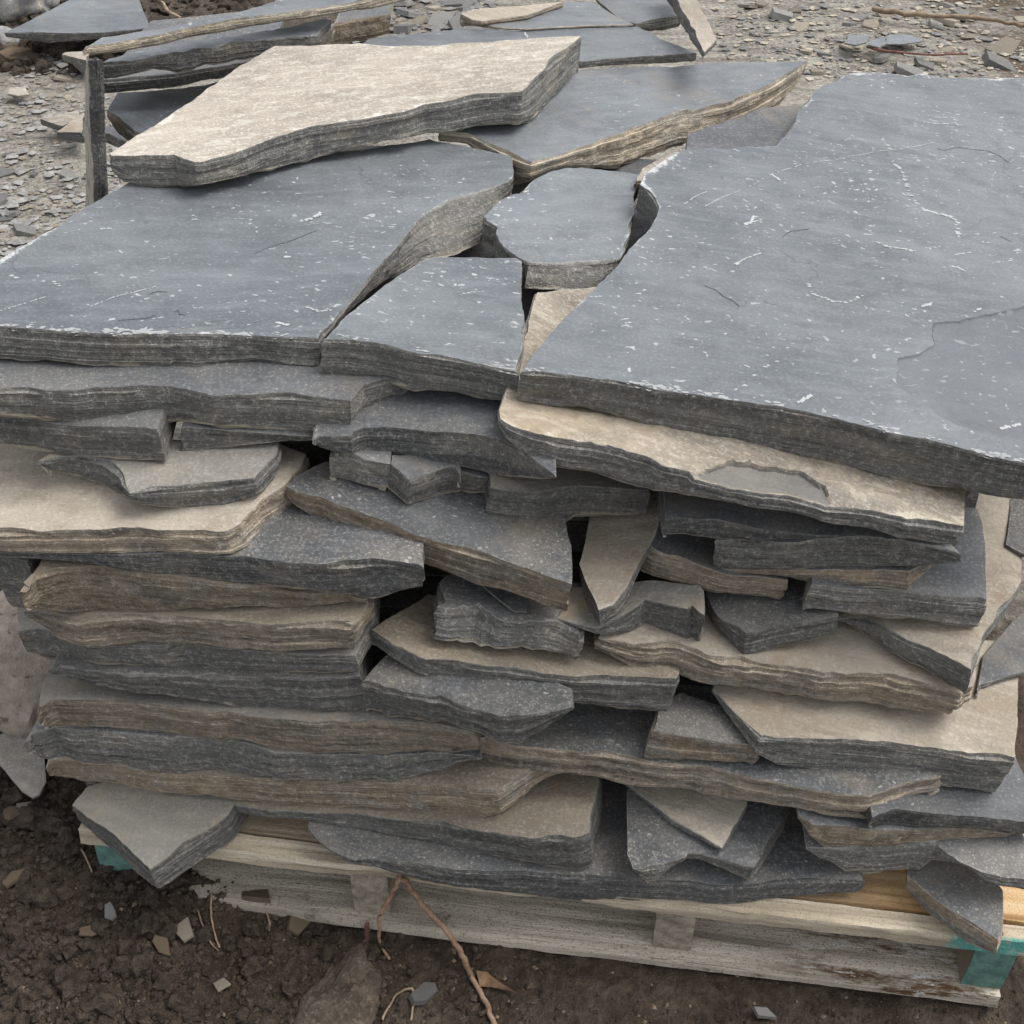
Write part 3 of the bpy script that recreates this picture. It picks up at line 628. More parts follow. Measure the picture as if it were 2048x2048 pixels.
stone('f21', 'slate_slab', 'longest tan slab with cream patches and a scaly grey edge below the biggest slab',
  "E 895,400 900,452 960,492 1080,532 1200,562 1400,592 1600,632 1700,662 1820,715 1932,748 F 100,792 300,842 450,862 640,892 840,937 1000,952 1200,992 1400,1022 1610,1047",
  "E 900,490 925,560 1000,630 1100,692 1300,742 1500,792 1700,842 1932,882 F 300,922 500,962 700,982 900,1042 1200,1112 1400,1152 1608,1182",
  ('f20', 'f32b'), (2, 13), rmax=11, back="F 1640,700 1300,300 E 1500,-300 1100,-250 950,200", mats=('patchtan', 'rough'), rough=0.0021, jag=.002, relief=.003, flake="F 90,800 170,740 300,690 430,705 560,720 700,735 760,790 830,840 880,960 640,940 450,900 300,880", fdepth=.005)
stone('f1', 'slate_slab', 'long grey ledge slab with a slanting end directly under the left top slab',
  "D -120,295 0,290 160,287 400,292 640,282 820,267 960,277 1080,302 1180,322 1400,312 1600,312 1932,342 E 70,347 110,310 160,264 420,200", "D -120,430 0,442 160,457 300,472 520,492 840,507 950,492 1250,512 1600,527 1932,535 E 60,537 280,402 420,297",
  ('f2', 'f3'), (3, 7), back="E 420,50 D 1500,-100 -120,-50", mats=('dark', 'greyrim'))

# ---- the big slabs on top
stone('t1', 'slate_slab', 'big blue grey top slab with a sweeping concave break along one side',
  "A -420,1780 0,1803 300,1822 570,1842 950,1842 1150,1847 1500,1857 1765,1868 B 20,1725 100,1640 220,1480 330,1370 370,1310 440,1240 540,1150 620,1100 800,1050 945,1002 970,975",
  "D -420,110 0,132 230,137 430,162 700,162 930,172 960,157 1080,177 1240,162 1390,142 1500,157 1600,182 1730,192 1775,182 B 60,1730 150,1660 330,1530 480,1460 690,1410 830,1320 940,1110 972,1060",
  ('f1', 'f1'), (2, 9), back="B 972,860 740,810 510,765 A 1400,900 900,900 650,1035 300,1250 0,1437 -420,1695", mats=('blue', 'grey'), relief=.0022, cell=.016, bstep=.008, tmax=.034)
stone('t2', 'slate_slab', 'blue grey top slab filling the middle front between the two biggest',
  "D 1768,12 E 0,12 200,32 440,82 640,117 830,152 1005,205", "D 1815,240 1932,238 E 160,262 330,277 420,292 520,290 700,322 900,357 1050,362",
  ('f1', 'f20'), (2, 6), back="B 1035,1790 1025,1700 1018,1560 1030,1440 990,1418 830,1418 680,1412 560,1412 480,1430 330,1520 150,1660 0,1785", mats=('bluesoft', 'grey'), relief=.002, bstep=.006)
stone('t4', 'slate_slab', 'biggest slab of all, blue grey with white scuffs, covering half the top',
  "E 1020,190 1200,202 1500,242 1700,275 1932,312 F 370,352 600,387 860,442 1200,522 1500,592 1700,652 1932,692 2200,760", "E 1052,357 1090,387 1240,397 1380,402 1520,432 1700,502 1932,547 F 250,582 500,632 720,672 1000,742 1300,822 1600,857 1750,892 1932,900 2200,960",
  ('f21', 'f21'), (4, 11), back="P 2260,170 C 1932,430 1600,430 1430,425 1370,405 1290,415 1190,405 1100,400 990,403 930,420 850,460 790,490 690,600 620,730 555,803 200,810 40,825 B 1760,905 1690,958 1675,1015 1740,1090 1775,1140 1760,1190 1700,1290 1650,1340 1570,1430 1470,1540 1390,1630 1250,1770 1110,1932", flake="F 1235,120 1240,180 1228,260 1300,310 1400,380 1470,440 1560,485 1932,600 2200,650 C 2200,1640 1932,1690 1700,1735 1580,1770 1435,1790 1425,1850 1440,1905 F 1340,100",
  mats=('blue', 'grey'), relief=.0022, cell=.016, bstep=.008)
stone('t3', 'slate_slab', 'small blue grey piece set loosely in the hole between the top slabs',
  "B 1040,1442 1150,1450 1270,1450 1390,1440 1480,1435 1570,1428", "B 1060,1590 1120,1602 1260,1610 1400,1612 1470,1590 1570,1500", top=('t2', .0), tmax=.022,
  back="B 1600,1380 1630,1270 1640,1170 1645,1070 1675,1010 1680,967 1520,942 1350,922 1270,927 1180,947 1090,992 1000,1052 900,1102 805,1190 820,1215 885,1250 870,1285 920,1360 990,1418", mats=('bluesoft', 'rough'), bstep=.006)
stone('t6', 'slate_slab', 'long bluish slab with a thick banded tan edge behind the gap',
  "B 720,740 970,852 1075,892 1200,862 1400,792 1600,722 1800,642 1932,602 C 100,612 300,562 480,492 620,412 738,337", "B 720,800 975,1058 1085,985 1270,922 1530,942 1700,872 1932,812 C 200,762 400,692 520,622 640,552 700,432 740,350",
  top=('t1', .004), tmax=.05, back="C 600,338 350,340 150,350 0,365 B 1700,365 1350,380 600,600 560,720", mats=('bluefine', 'palelayer'), rough=0.0021, bstep=.01)
stone('t7', 'slate_slab', 'dark slab half hidden in the hollow under the banded tan edge', "C 60,850 400,850 620,850", "C 60,900 400,900 620,900", top=('t4', -.035),
  back="C 720,585 620,585 500,590 300,660 80,740", mats=('plaindark', 'grey'))
stone('t7b', 'slate_slab', 'pale tan stone showing as a strip under the banded tan edge', "B 1640,1000 1750,1000 1950,950", "B 1640,1050 1750,1060 1950,1010", top=('t4', -.03),
  back="C 60,822 B 1850,850 1680,925", mats=('paletan', 'tan'))
stone('t5', 'slate_slab', 'pale sandy slab with crushed white edge leaning across the top of the pile',
  "A 595,845 610,860 850,857 960,852 1010,877 1075,897 1110,892 1300,842 1500,762 1700,697 1932,667 B 120,660 350,620 480,580 620,555 800,520 1020,500 1200,330 1350,197",
  "A 605,940 660,1012 880,1037 1120,1027 1400,972 1700,892 1932,832 B 300,782 500,747 700,732 850,687 920,677 980,692 1080,682 1092,640 1200,542 1360,372",
  ('t1', 't6'), (2, 13), back="B 1290,200 1000,215 740,235 420,250 280,255 120,240 A 1932,245 1510,250 1290,380 1100,520 870,680", mats=('paletan', 'grey'), rough=.0018, bstep=.008, tmax=.06)
stone('t8', 'slate_slab', 'smooth blue grey slab behind the pale sandy one',
  "B 800,360 1360,335 1500,322 1800,302 1990,290", "B 800,420 1360,378 1500,365 1700,355 1990,345", ('t6', 't6'), (1, 3), back="B 1810,222 1660,146 1400,142 1000,167 680,158 370,190 180,212 150,237 170,300", mats=('bluefine', 'grey'), bstep=.01)
stone('t9', 'slate_slab', 'thin slab with a tan corner lying behind the smooth blue grey slab',
  "B 680,118 760,122 890,150 1050,158 1180,150 1400,138 1640,134", "B 680,150 760,146 890,165 1050,172 1180,162 1400,150 1640,144", top=('t8', .004), back="B 1560,100 1440,25 1400,8 1240,12 760,50 690,65", mats=('bluefine', 'tan'), bstep=.012)
stone('t9b', 'slate_slab', 'tan topped stone end at the back, next to a dark hole', "B 676,75 745,108 800,116", "B 680,148 745,144 800,148", top=('t8', .012), back="B 1050,82 1250,10 760,48", mats=('tan', 'tan'), bstep=.012)
stone('t10', 'slate_slab', 'scuffed grey slab farthest back on the pile beside the tilted stone bar',
  "B 1560,104 1650,130 1850,88 1900,80", "B 1560,130 1650,160 1740,182 1880,152", top=('t8', .0), back="B 1890,0 1880,-60 1420,-60 1440,0", mats=('bluefine', 'grey'), bstep=.012)
stone('t11', 'stone_bar', 'narrow tan topped stone bar pointing away at the back of the pile',
  "C -40,-120 20,0 95,140 167,285 236,217", "C -60,-20 0,80 90,230 172,346 276,340", top=('t8', .05), back="C 120,-20 60,-140", mats=('tan', 'grey'), bstep=.012, tmax=.07)
stone('t15', 'slate_slab', 'blue grey slab with a tan broken corner behind the pale sandy slab',
  "A 590,605 640,640 700,690 740,722 900,760", "A 592,650 640,740 700,785 745,800 900,830", top=('t1', -.085), back="A 1300,420 1130,470 850,500 650,512", mats=('bluefine', 'tan'), bstep=.012, tmax=.05)
stone('t13b', 'slate_slab', 'dark slab in the shade under the two long slabs at the back',
  "A 548,440 700,428 1000,402 1300,350 1500,320", "A 552,520 700,505 900,490 1100,462 1300,420 1500,400", top=('t1', -.035), depth=.25, mats=('dark', 'dark'))
stone('t13', 'slate_slab', 'blue grey slab with a ragged chipped edge, lower of two long slabs at the back',
  "A 545,352 620,347 850,312 1100,262 1400,222 1600,202 1760,187", "A 550,430 580,442 640,437 720,417 850,392 980,402 1060,397 1130,357 1230,352 1300,347 1500,300 1785,242",
  top=('t1', .012), back="A 1828,105 1800,100 1500,160 1100,215 700,290 560,330", mats=('bluefine', 'rough'), jag=.003)
stone('t16', 'slate_slab', 'brown faced block under the far end of the two long slabs',
  "A 1800,225 B -20,135 150,97 300,75", "A 1800,260 B 0,240 150,236 300,186", top=('t1', -.012), depth=.15, mats=('dark', 'brown'))
stone('t12', 'slate_slab', 'long thin slab with rusty tan edge at the back, propped on an upright stone',
  "A 455,268 480,257 740,217 1000,162 1300,102 1520,77 1932,17 B 250,-30 420,-60", "A 460,315 600,302 800,267 1100,202 1300,167 1600,117 1932,67 B 200,52 420,0",
  top=('t1', .048), back="A 1560,-80 1510,5 1300,70 1060,120 850,160 565,205", mats=('bluefine', 'palelayer'), bstep=.012)

# ---- chalk veins, scratches and cracks that can be picked out on the two biggest slabs
bpy.context.view_layer.update()
def flat_mat(name, col):
    t = NT(name); v = t.coords(); c = t.mix(t.noise(v, 200, 3, .7), tuple(x * .75 for x in col), col); return t.fin(c, .8, .2)
M_CHALK = flat_mat('chalk_bruise', (.46, .47, .465)); M_BRUISE = flat_mat('crushed_edge', (.36, .37, .37)); M_CRACK = flat_mat('dark_crack_line', (.070, .073, .076))  # M_CRACK is the dark grey of the hairline cracks
def on_slab(key, p):
    o = OBJ[key]; Mi = o.matrix_world.inverted(); P = PL[key].hit(p); q = Mi @ P
    ok, loc, nn, _ = o.ray_cast(Vector((q.x, q.y, .03)), Vector((0, 0, -1)))
    return Vector((q.x, q.y, loc.z + .0004)) if ok and loc.z > -.006 else None
def marks(key, name, mat, lines, label):
    rg = random.Random(len(lines))
    for kind, w, line in lines:
        P = pts(line); V, Fc = [], []
        for a, b in zip(P, P[1:]):
            n = max(2, int(math.dist(a, b) / (3.0 if kind == 'dots' else 1.3 if kind == 'bruise' else 4)))
            for i in range(n):
                f = i / n
                if kind in ('dots', 'bruise'):
                    if rg.random() < (.3 if kind == 'dots' else .5 + .45 * (noise.noise(Vector((a[0] * .01 + f * math.dist(a, b) * .035, 3, 1))) < -.05)): continue
                    c = on_slab(key, (a[0] + (b[0] - a[0]) * f + rg.uniform(-2.5, 2.5), a[1] + (b[1] - a[1]) * f + (rg.uniform(-1, 1) if kind == 'dots' else rg.uniform(-1, 1) * rg.random() * 9 - 3)))
                    if c is None: continue
                    m = rg.choice((5, 6, 7)); r = w * rg.uniform(.5, 1.6); an = rg.uniform(0, 6.28); b0 = len(V)
                    for k in range(m):
                        A = an + k * 6.283 / m; q = r * rg.uniform(.6, 1.2); V.append((c.x + math.cos(A) * q * 1.3, c.y + math.sin(A) * q * .8, c.z))
                    Fc.append(tuple(range(b0, b0 + m)))
                else:
                    p0 = (a[0] + (b[0] - a[0]) * f, a[1] + (b[1] - a[1]) * f); p1 = (a[0] + (b[0] - a[0]) * (f + 1.15 / n), a[1] + (b[1] - a[1]) * (f + 1.15 / n))
                    if kind == 'scratch' and rg.random() < .2: continue
                    A, B = on_slab(key, p0), on_slab(key, p1)
                    if A is None or B is None: continue
                    d = (B - A); d.z = 0
                    if d.length < 1e-6: continue
                    nrm = Vector((-d.y, d.x, 0)).normalized(); w0, w1 = w * rg.uniform(.4, 1.2), w * rg.uniform(.4, 1.2); j = nrm * rg.uniform(-.45, .45) * w
                    b0 = len(V)
                    for Q in (A + nrm * w0 + j, A - nrm * w0 + j, B - nrm * w1 + j, B + nrm * w1 + j): V.append(tuple(Q))
                    Fc.append((b0, b0 + 1, b0 + 2, b0 + 3))
        me = bpy.data.meshes.new(name); me.from_pydata(V, [], Fc); me.materials.append(mat); me.update()
        o = bpy.data.objects.new(name, me); COL.objects.link(o); o.parent = OBJ[key]
        if kind in ('dots', 'bruise'): o['kind'] = 'stuff'
marks('t4', 'chalk_mark', M_CHALK, [
  ('dots', .0021, "C 1150,768 1175,800 1195,850 1215,900 1250,935 1270,985 1290,1050 1330,1100 1385,1150 1440,1160 1530,1185 1565,1210 1575,1265 1575,1310"),
  ('dots', .0017, "C 1115,1330 1170,1350 1230,1365 1330,1388"), ('dots', .0014, "C 745,1575 765,1620 815,1640 880,1665 970,1670 1040,1630"),
  ('scratch', .0007, "C 170,1130 300,1070 450,1000 560,950 700,905 860,885"), ('scratch', .0007, "C 960,865 1100,840 1250,825 1440,785"), ('scratch', .0008, "C 50,1120 110,1080 180,1050"),
  ('scratch', .0012, "C 330,1465 400,1430 480,1400"), ('scratch', .0022, "C 335,1465 365,1452"), ('scratch', .0022, "C 390,1230 450,1212"), ('scratch', .002, "C 440,1180 425,1225"), ('scratch', .0018, "C 540,960 575,985 620,1010"),
  ('scratch', .0022, "C 1340,1700 1400,1685 1440,1665"), ('scratch', .0015, "C 1535,1460 1575,1470 1620,1500"), ('scratch', .0013, "C 1540,1400 1640,1390"), ('scratch', .0014, "C 1365,665 1470,675 1560,675"), ('scratch', .0014, "C 1440,640 1550,650"),
  ('scratch', .0022, "F 685,365 755,325"), ('scratch', .0022, "F 1800,500 1920,475"), ('dots', .0015, "C 1760,1450 1850,1430 1920,1395"), ('scratch', .002, "C 1655,1710 1700,1695")], 'white chalky veins and scratches across the slab')
marks('t4', 'crushed_edge', M_BRUISE, [('bruise', .0013, "E 1040,186 1120,190 1200,197 1330,213"), ('bruise', .0017, "E 1560,245 1700,270 1850,295 1932,307 F 120,318 240,332 350,345"), ('bruise', .0019, "F 470,372 530,374 600,382"), ('bruise', .0017, "F 880,445 1000,475 1100,497 1190,515"),
  ('bruise', .0013, "F 1380,565 1500,588"), ('bruise', .0022, "F 1600,615 1690,642 1760,657 1932,686")], 'white bruised edge')
marks('t1', 'crushed_edge', M_BRUISE, [('bruise', .0017, "A 0,1800 150,1808 300,1820 450,1832"), ('bruise', .0020, "A 560,1838 700,1838 820,1838 950,1838"), ('bruise', .0017, "A 1150,1843 1280,1848 1400,1850"), ('bruise', .0016, "A 1500,1854 1640,1860")], 'white bruised edge')
marks('t2', 'crushed_edge', M_BRUISE, [('bruise', .0014, "E 0,10 100,20 200,30"), ('bruise', .0015, "E 440,80 560,102"), ('bruise', .0018, "E 850,152 930,178 1000,200")], 'white bruised edge')
marks('t4', 'crack', M_CRACK, [('line', 0.00054, "C 1455,815 1490,828 1560,812 1640,825 1720,832 1790,860 1840,895"), ('line', 0.00042, "C 600,1300 640,1272 700,1268 750,1262"), ('line', 0.00048, "C 165,1580 230,1605 270,1640 330,1665 360,1690"), ('line', 0.00066, "C 1805,1298 1865,1330"),
  ('line', 0.00030, "C 1430,1790 1425,1850 1440,1900")], 'dark hairline cracks')
marks('t1', 'chalk_mark', M_CHALK, [('scratch', .0032, "A 1660,1212 1720,1200 1785,1172"), ('scratch', .0018, "A 555,1270 630,1265"), ('dots', .002, "A 1560,1420 1610,1415"), ('scratch', .0007, "A 0,1705 140,1665 260,1630"), ('scratch', .0007, "A 500,1690 620,1640 740,1610 860,1580"), ('dots', .0015, "A 60,1520 110,1540"), ('dots', .0014, "A 290,1550 340,1580"),
  ('dots', .0018, "A 1530,1780 1600,1790"), ('scratch', .0012, "A 1690,1690 1760,1715 1830,1712")], 'white chalky scratches')
marks('t1', 'crack', M_CRACK, [('line', 0.00054, "A 650,1775 720,1768 800,1755 850,1735"), ('line', 0.00048, "A 960,1720 985,1712 990,1735 1025,1740"), ('line', 0.00042, "A 820,1620 860,1605 920,1608"), ('line', 0.00036, "A 1400,1400 1600,1330 1750,1270")], 'dark hairline cracks')
marks('t8', 'chalk_mark', M_CHALK, [('scratch', .0016, "B 1045,90 1048,130 1035,165 1050,205")], 'white vein')
# ------------------------------------------------------------------ more materials
def wood(name, a, b, spots=.3, teal=None, grain_axis=0, mud=.0, fresh=None, rust=None):
    t = NT(name); v = t.coords()
    sc = [70, 70, 70]; sc[grain_axis] = 3.5
    g = t.noise(t.vec(v, tuple(sc)), 1.0, 5, .6, .4); n2 = t.noise(v, 6, 4, .6); f = t.noise(v, 420, 2, .6); blot = t.noise(v, 14, 5, .7)
    c = t.ramp(g, [(.32, tuple(x * .55 for x in a)), (.5, a), (.68, b)])
    if fresh: # less weathered, orange heartwood from here on along the board
        px = t.n.new('ShaderNodeSeparateXYZ'); t.l.new(t.n.new('ShaderNodeTexCoord').outputs['Object'], px.inputs[0])
        c2 = t.ramp(g, [(.32, (.28, .165, .07)), (.5, (.50, .32, .15)), (.68, (.60, .46, .29))])
        c = t.mix(t.step(t.math('ADD', px.outputs[0], t.math('MULTIPLY', t.math('SUBTRACT', n2, .5), .2)), fresh - .05, fresh + .1), c, c2)
    c = t.mix(t.math('MULTIPLY', t.step(n2, .5, .7), .5), c, tuple(x * .6 for x in a))
    if rust: # wet brown bark stain and flaking white at the far end of the board
        px = t.n.new('ShaderNodeSeparateXYZ'); t.l.new(t.n.new('ShaderNodeTexCoord').outputs['Object'], px.inputs[0]); along = px.outputs[0]
        sp_ = t.noise(t.vec(v, (9, 40, 40)), 1.0, 5, .7)
        on = t.step(along, rust - .03, rust + .12)
        c = t.mix(t.math('MULTIPLY', on, t.step(sp_, .50, .62)), c, (.11, .062, .032)); c = t.mix(t.math('MULTIPLY', on, t.step(t.noise(t.vec(v, (22, 60, 22)), 1.0, 5, .75), .55, .62)), c, (.58, .56, .52))
    c = t.mix(t.math('MULTIPLY', t.step(t.noise(v, 330, 4, .75), .55, .61), spots), c, (.075, .06, .048))
    if mud: c = t.mix(t.math('MULTIPLY', t.step(blot, .62 - mud * .2, .72 - mud * .15), .85), c, (.065, .042, .026))
    if teal is not None:
        sx = t.n.new('ShaderNodeSeparateXYZ'); tc = t.n.new('ShaderNodeTexCoord'); t.l.new(tc.outputs['Object'], sx.inputs[0])
        pos = t.math('ADD', sx.outputs[0], t.math('MULTIPLY', t.math('SUBTRACT', blot, .5), .10))
        yy = t.math('ADD', sx.outputs[1], t.math('MULTIPLY', t.math('SUBTRACT', blot, .5), .06))
        k = t.math('MULTIPLY', t.step(pos, teal[0], teal[0] + .012), t.math('SUBTRACT', 1.0, t.step(yy, teal[1], teal[1] + .008)))
        tcol = t.mix(t.step(t.noise(v, 60, 4, .7), .52, .66), (.085, .27, .235), (.16, .40, .35))
        k = t.math('MULTIPLY', k, t.math('SUBTRACT', 1.0, t.step(t.noise(v, 45, 5, .75), .60, .66)))
        c = t.mix(k, c, tcol)
    ss = [190, 190, 190]; ss[grain_axis] = 2.2
    spl = t.step(t.noise(t.vec(v, tuple(ss)), 1.0, 3, .6), .70, .73); c = t.mix(t.math('MULTIPLY', spl, .7), c, (.06, .045, .032))
    h = t.math('SUBTRACT', t.math('ADD', t.math('MULTIPLY', g, .9), t.math('MULTIPLY', f, .35)), t.math('MULTIPLY', spl, .5))
    return t.fin(c, .8, .25, t.bump(h, .9, .004))
M_DECK = wood('weathered_pine', (.36, .29, .20), (.52, .44, .33), spots=.55)
M_DECKT = wood('weathered_pine_painted_end', (.47, .395, .29), (.64, .56, .44), spots=.3, teal=(PW - .10, .0))
M_ORANGE = wood('half_weathered_pine', (.40, .32, .22), (.54, .45, .34), spots=.3, fresh=PW * .62)
M_BOT = wood('mud_spattered_board', (.50, .44, .355), (.70, .63, .53), spots=.6, mud=.2, rust=PW * .72)
M_STR = wood('grey_pine_block', (.30, .26, .20), (.42, .37, .30), spots=.4, grain_axis=1)
def paint(name, col):
    t = NT(name); v = t.coords(); n = t.noise(v, 60, 5, .7); f = t.noise(v, 350, 2)
    c = t.mix(t.step(n, .35, .65), tuple(x * .7 for x in col), tuple(x * 1.25 for x in col))
    c = t.mix(t.math('MULTIPLY', t.step(f, .58, .7), .5), c, (.10, .11, .09)); c = t.mix(t.step(t.noise(v, 30, 5, .75), .64, .7), c, (.36, .31, .24))
    sx = t.n.new('ShaderNodeSeparateXYZ'); t.l.new(t.n.new('ShaderNodeTexCoord').outputs['Object'], sx.inputs[0])
    c = t.mix(t.step(t.math('ADD', sx.outputs[1], t.math('MULTIPLY', n, .01)), .012, .016), c, t.mix(n, (.16, .12, .085), (.30, .25, .19)))
    return t.fin(c, .75, .25, t.bump(n, .4, .002))
M_TEAL = paint('worn_teal_paint', (.11, .205, .175))

def soil_mat():
    t = NT('soil'); v = t.coords(False)
    sx = t.n.new('ShaderNodeSeparateXYZ'); t.l.new(v, sx.inputs[0]); X, Y = sx.outputs[0], sx.outputs[1]
    big = t.noise(v, 2.2, 5, .62); mid = t.noise(v, 14, 6, .68); fine = t.noise(v, 85, 5, .7); gr = t.noise(v, 300, 3, .7)
    dark = t.ramp(t.math('ADD', t.math('MULTIPLY', mid, .6), t.math('MULTIPLY', fine, .4)), [(.30, (.024, .017, .012)), (.48, (.062, .046, .034)), (.60, (.115, .090, .068)), (.72, (.19, .155, .12))])
    st = t.noise(t.vec(v, (5, 22, 8)), 1.0, 6, .7, .3)
    sh = t.ramp(t.math('ADD', t.math('MULTIPLY', st, .5), t.math('MULTIPLY', fine, .5)), [(.32, (.075, .066, .056)), (.43, (.19, .172, .15)), (.53, (.34, .315, .27)), (.68, (.56, .53, .46))])
    br = t.ramp(t.math('ADD', t.math('MULTIPLY', st, .5), t.math('MULTIPLY', fine, .5)), [(.35, (.050, .033, .022)), (.52, (.125, .088, .060)), (.68, (.24, .19, .14))])
    # stony yard behind the pile, brown earth tracks across it, dark turned soil in front and in the far corner
    back = t.step(t.math('ADD', Y, t.math('MULTIPLY', t.math('SUBTRACT', mid, .5), .5)), 1.22, 1.5)
    trk = t.step(t.math('ADD', t.math('ADD', t.math('MULTIPLY', big, .8), t.math('MULTIPLY', mid, .3)), t.math('MULTIPLY', X, .26)), .84, 1.0)
    yard = t.mix(trk, sh, br)
    far = t.math('MULTIPLY', t.step(t.math('ADD', Y, t.math('MULTIPLY', big, .8)), 3.75, 4.15), t.math('SUBTRACT', 1.0, t.step(X, -.55, -.15)))
    yard = t.mix(t.math('MULTIPLY', far, .9), yard, dark)
    c = t.mix(back, dark, yard)
    c = t.mix(t.math('MULTIPLY', t.step(gr, .68, .76), t.math('ADD', t.math('MULTIPLY', back, .5), .22)), c, (.30, .26, .21))
    h = t.math('ADD', t.math('MULTIPLY', fine, 1.0), t.math('MULTIPLY', gr, .5)); h = t.math('ADD', h, t.math('MULTIPLY', mid, 1.2))
    return t.fin(c, .9, .2, t.bump(h, .9, .012))
M_SOIL = soil_mat()
def lump_mat(name, a, b, sc=40, bump=.006, spot=None, obj_var=.5):
    t = NT(name); v = t.coords(); n = t.noise(v, sc, 5, .68); f = t.noise(v, sc * 6, 4, .65)
    c = t.mix(t.step(n, .32, .68), a, b); c = t.mix(t.math('MULTIPLY', t.math('SUBTRACT', f, .5), .8), c, (.5, .46, .4), 'ADD')
    if spot: c = t.mix(t.step(t.noise(v, sc * .8, 5, .7), .58, .66), c, spot)
    oi = t.n.new('ShaderNodeObjectInfo'); k = t.math('MULTIPLY_ADD', oi.outputs['Random'], obj_var, 1 - obj_var / 2)
    cc = t.n.new('ShaderNodeVectorMath'); cc.operation = 'SCALE'; t.l.new(c, cc.inputs[0]); t.l.new(k, cc.inputs['Scale'])
    return t.fin(cc.outputs[0], .85, .25, t.bump(f, .8, bump))
M_CLOD = lump_mat('soil_clod', (.030, .021, .015), (.105, .079, .058), 90, .008)
PWE = PW - .016
M_CHIPG = lump_mat('grey_chip', (.13, .13, .126), (.27, .265, .25), 30, .003, spot=(.12, .10, .08), obj_var=.7)
M_CHIPT = lump_mat('tan_chip', (.22, .185, .14), (.38, .34, .275), 45, .004, spot=(.11, .085, .06), obj_var=.6)
M_CHIPB = lump_mat('brown_chip', (.12, .085, .055), (.24, .18, .12), 40, .004)
M_PINK = lump_mat('pinkish_rock', (.30, .245, .205), (.46, .395, .33), 55, .006, spot=(.16, .12, .10), obj_var=0)
M_GREYROCK = lump_mat('pale_grey_rock', (.19, .19, .185), (.31, .305, .29), 35, .004, spot=(.44, .38, .29), obj_var=0)
M_BOULDER = lump_mat('brown_boulder', (.05, .038, .029), (.125, .097, .074), 30, .010, spot=(.20, .15, .105), obj_var=0)
M_ROOT = lump_mat('root_bark', (.19, .11, .07), (.36, .24, .16), 50, .002, obj_var=.3)
M_TWIG = lump_mat('pale_twig', (.20, .14, .09), (.34, .26, .18), 50, .002, obj_var=.3)
M_RED = lump_mat('red_root_bark', (.10, .045, .034), (.20, .095, .07), 50, .002, obj_var=.3)
M_LEAF = lump_mat('dry_leaf', (.16, .09, .05), (.30, .19, .11), 40, .002, obj_var=0)

# ------------------------------------------------------------------ ground
def sm(a, b, x): t = max(0., min(1., (x - a) / (b - a))); return t * t * (3 - 2 * t)
def gz(x, y, fine=True):
    s = (Vector((x, y, 0)) - PB).dot(PT); d = -(Vector((x, y, 0)) - PB).dot(PIN)   # along / in front of the pallet
    z = -.012 + .012 * noise.noise(Vector((x * 2.2, y * 2.2, 0))) + .008 * noise.noise(Vector((x * 7, y * 7, 4)))
    z += .062 * (1 - sm(-.06, .27, s)) * sm(.45, .0, d) * sm(-.9, -.1, -abs(d) * .6)
    z -= .012 * sm(.5, .8, s) * sm(.02, .2, d)
    z += .05 * sm(3.0, 4.2, y) * sm(.2, -.6, x)
    inside = sm(.02, .06, s) * sm(-.02, -.05, d) * sm(-.02, -.06, s - PW) * sm(-1.1, -1.0, d)
    if fine:
        k = .4 + .6 * sm(1.0, 0.0, s)
        if y > 1.35: k = .35
        f = noise.noise(Vector((x * 20, y * 20, 2))) * .010
        if y < 1.35:
            f += (.35 - abs(noise.noise(Vector((x * 42, y * 42, 7))))) * .011 + (.3 - abs(noise.noise(Vector((x * 95, y * 95, 3))))) * .007
            f += noise.noise(Vector((x * 210, y * 210, 9))) * .0035 + noise.noise(Vector((x * 430, y * 430, 1))) * .002
        else: f += noise.noise(Vector((x * 60, y * 60, 9))) * .006
        z += f * k
    return min(z, -.004) * inside + z * (1 - inside) if inside > 0 else z
def axis(lo, hi, f0, f1, fine, grow):
    a = list(np.arange(f0, f1, fine)); s = fine; x = a[0]; L = []
    while x > lo: s *= grow; x -= s; L.append(x)
    s = fine; x = a[-1]; Rr = []
    while x < hi: s *= grow; x += s; Rr.append(x)
    return L[::-1] + a + Rr
gx = axis(-60, 60, -.82, .66, .0036, 1.045); gy = axis(-30, 110, .50, 1.02, .0036, 1.03)
gv = [(x, y, gz(x, y, abs(x) < 8 and y < 9)) for y in gy for x in gx]
nx_ = len(gx); gf = [(j * nx_ + i, j * nx_ + i + 1, (j + 1) * nx_ + i + 1, (j + 1) * nx_ + i) for j in range(len(gy) - 1) for i in range(nx_ - 1)]
tag(mesh_obj('ground', gv, gf, M_SOIL, sharp=180), kind='structure')
def on_ground(p, it=4):
    P = GROUND.hit(p)
    for _ in range(it): P = Plane(Vector((0, 0, gz(P.x, P.y, False))), UP).hit(p)
    return P

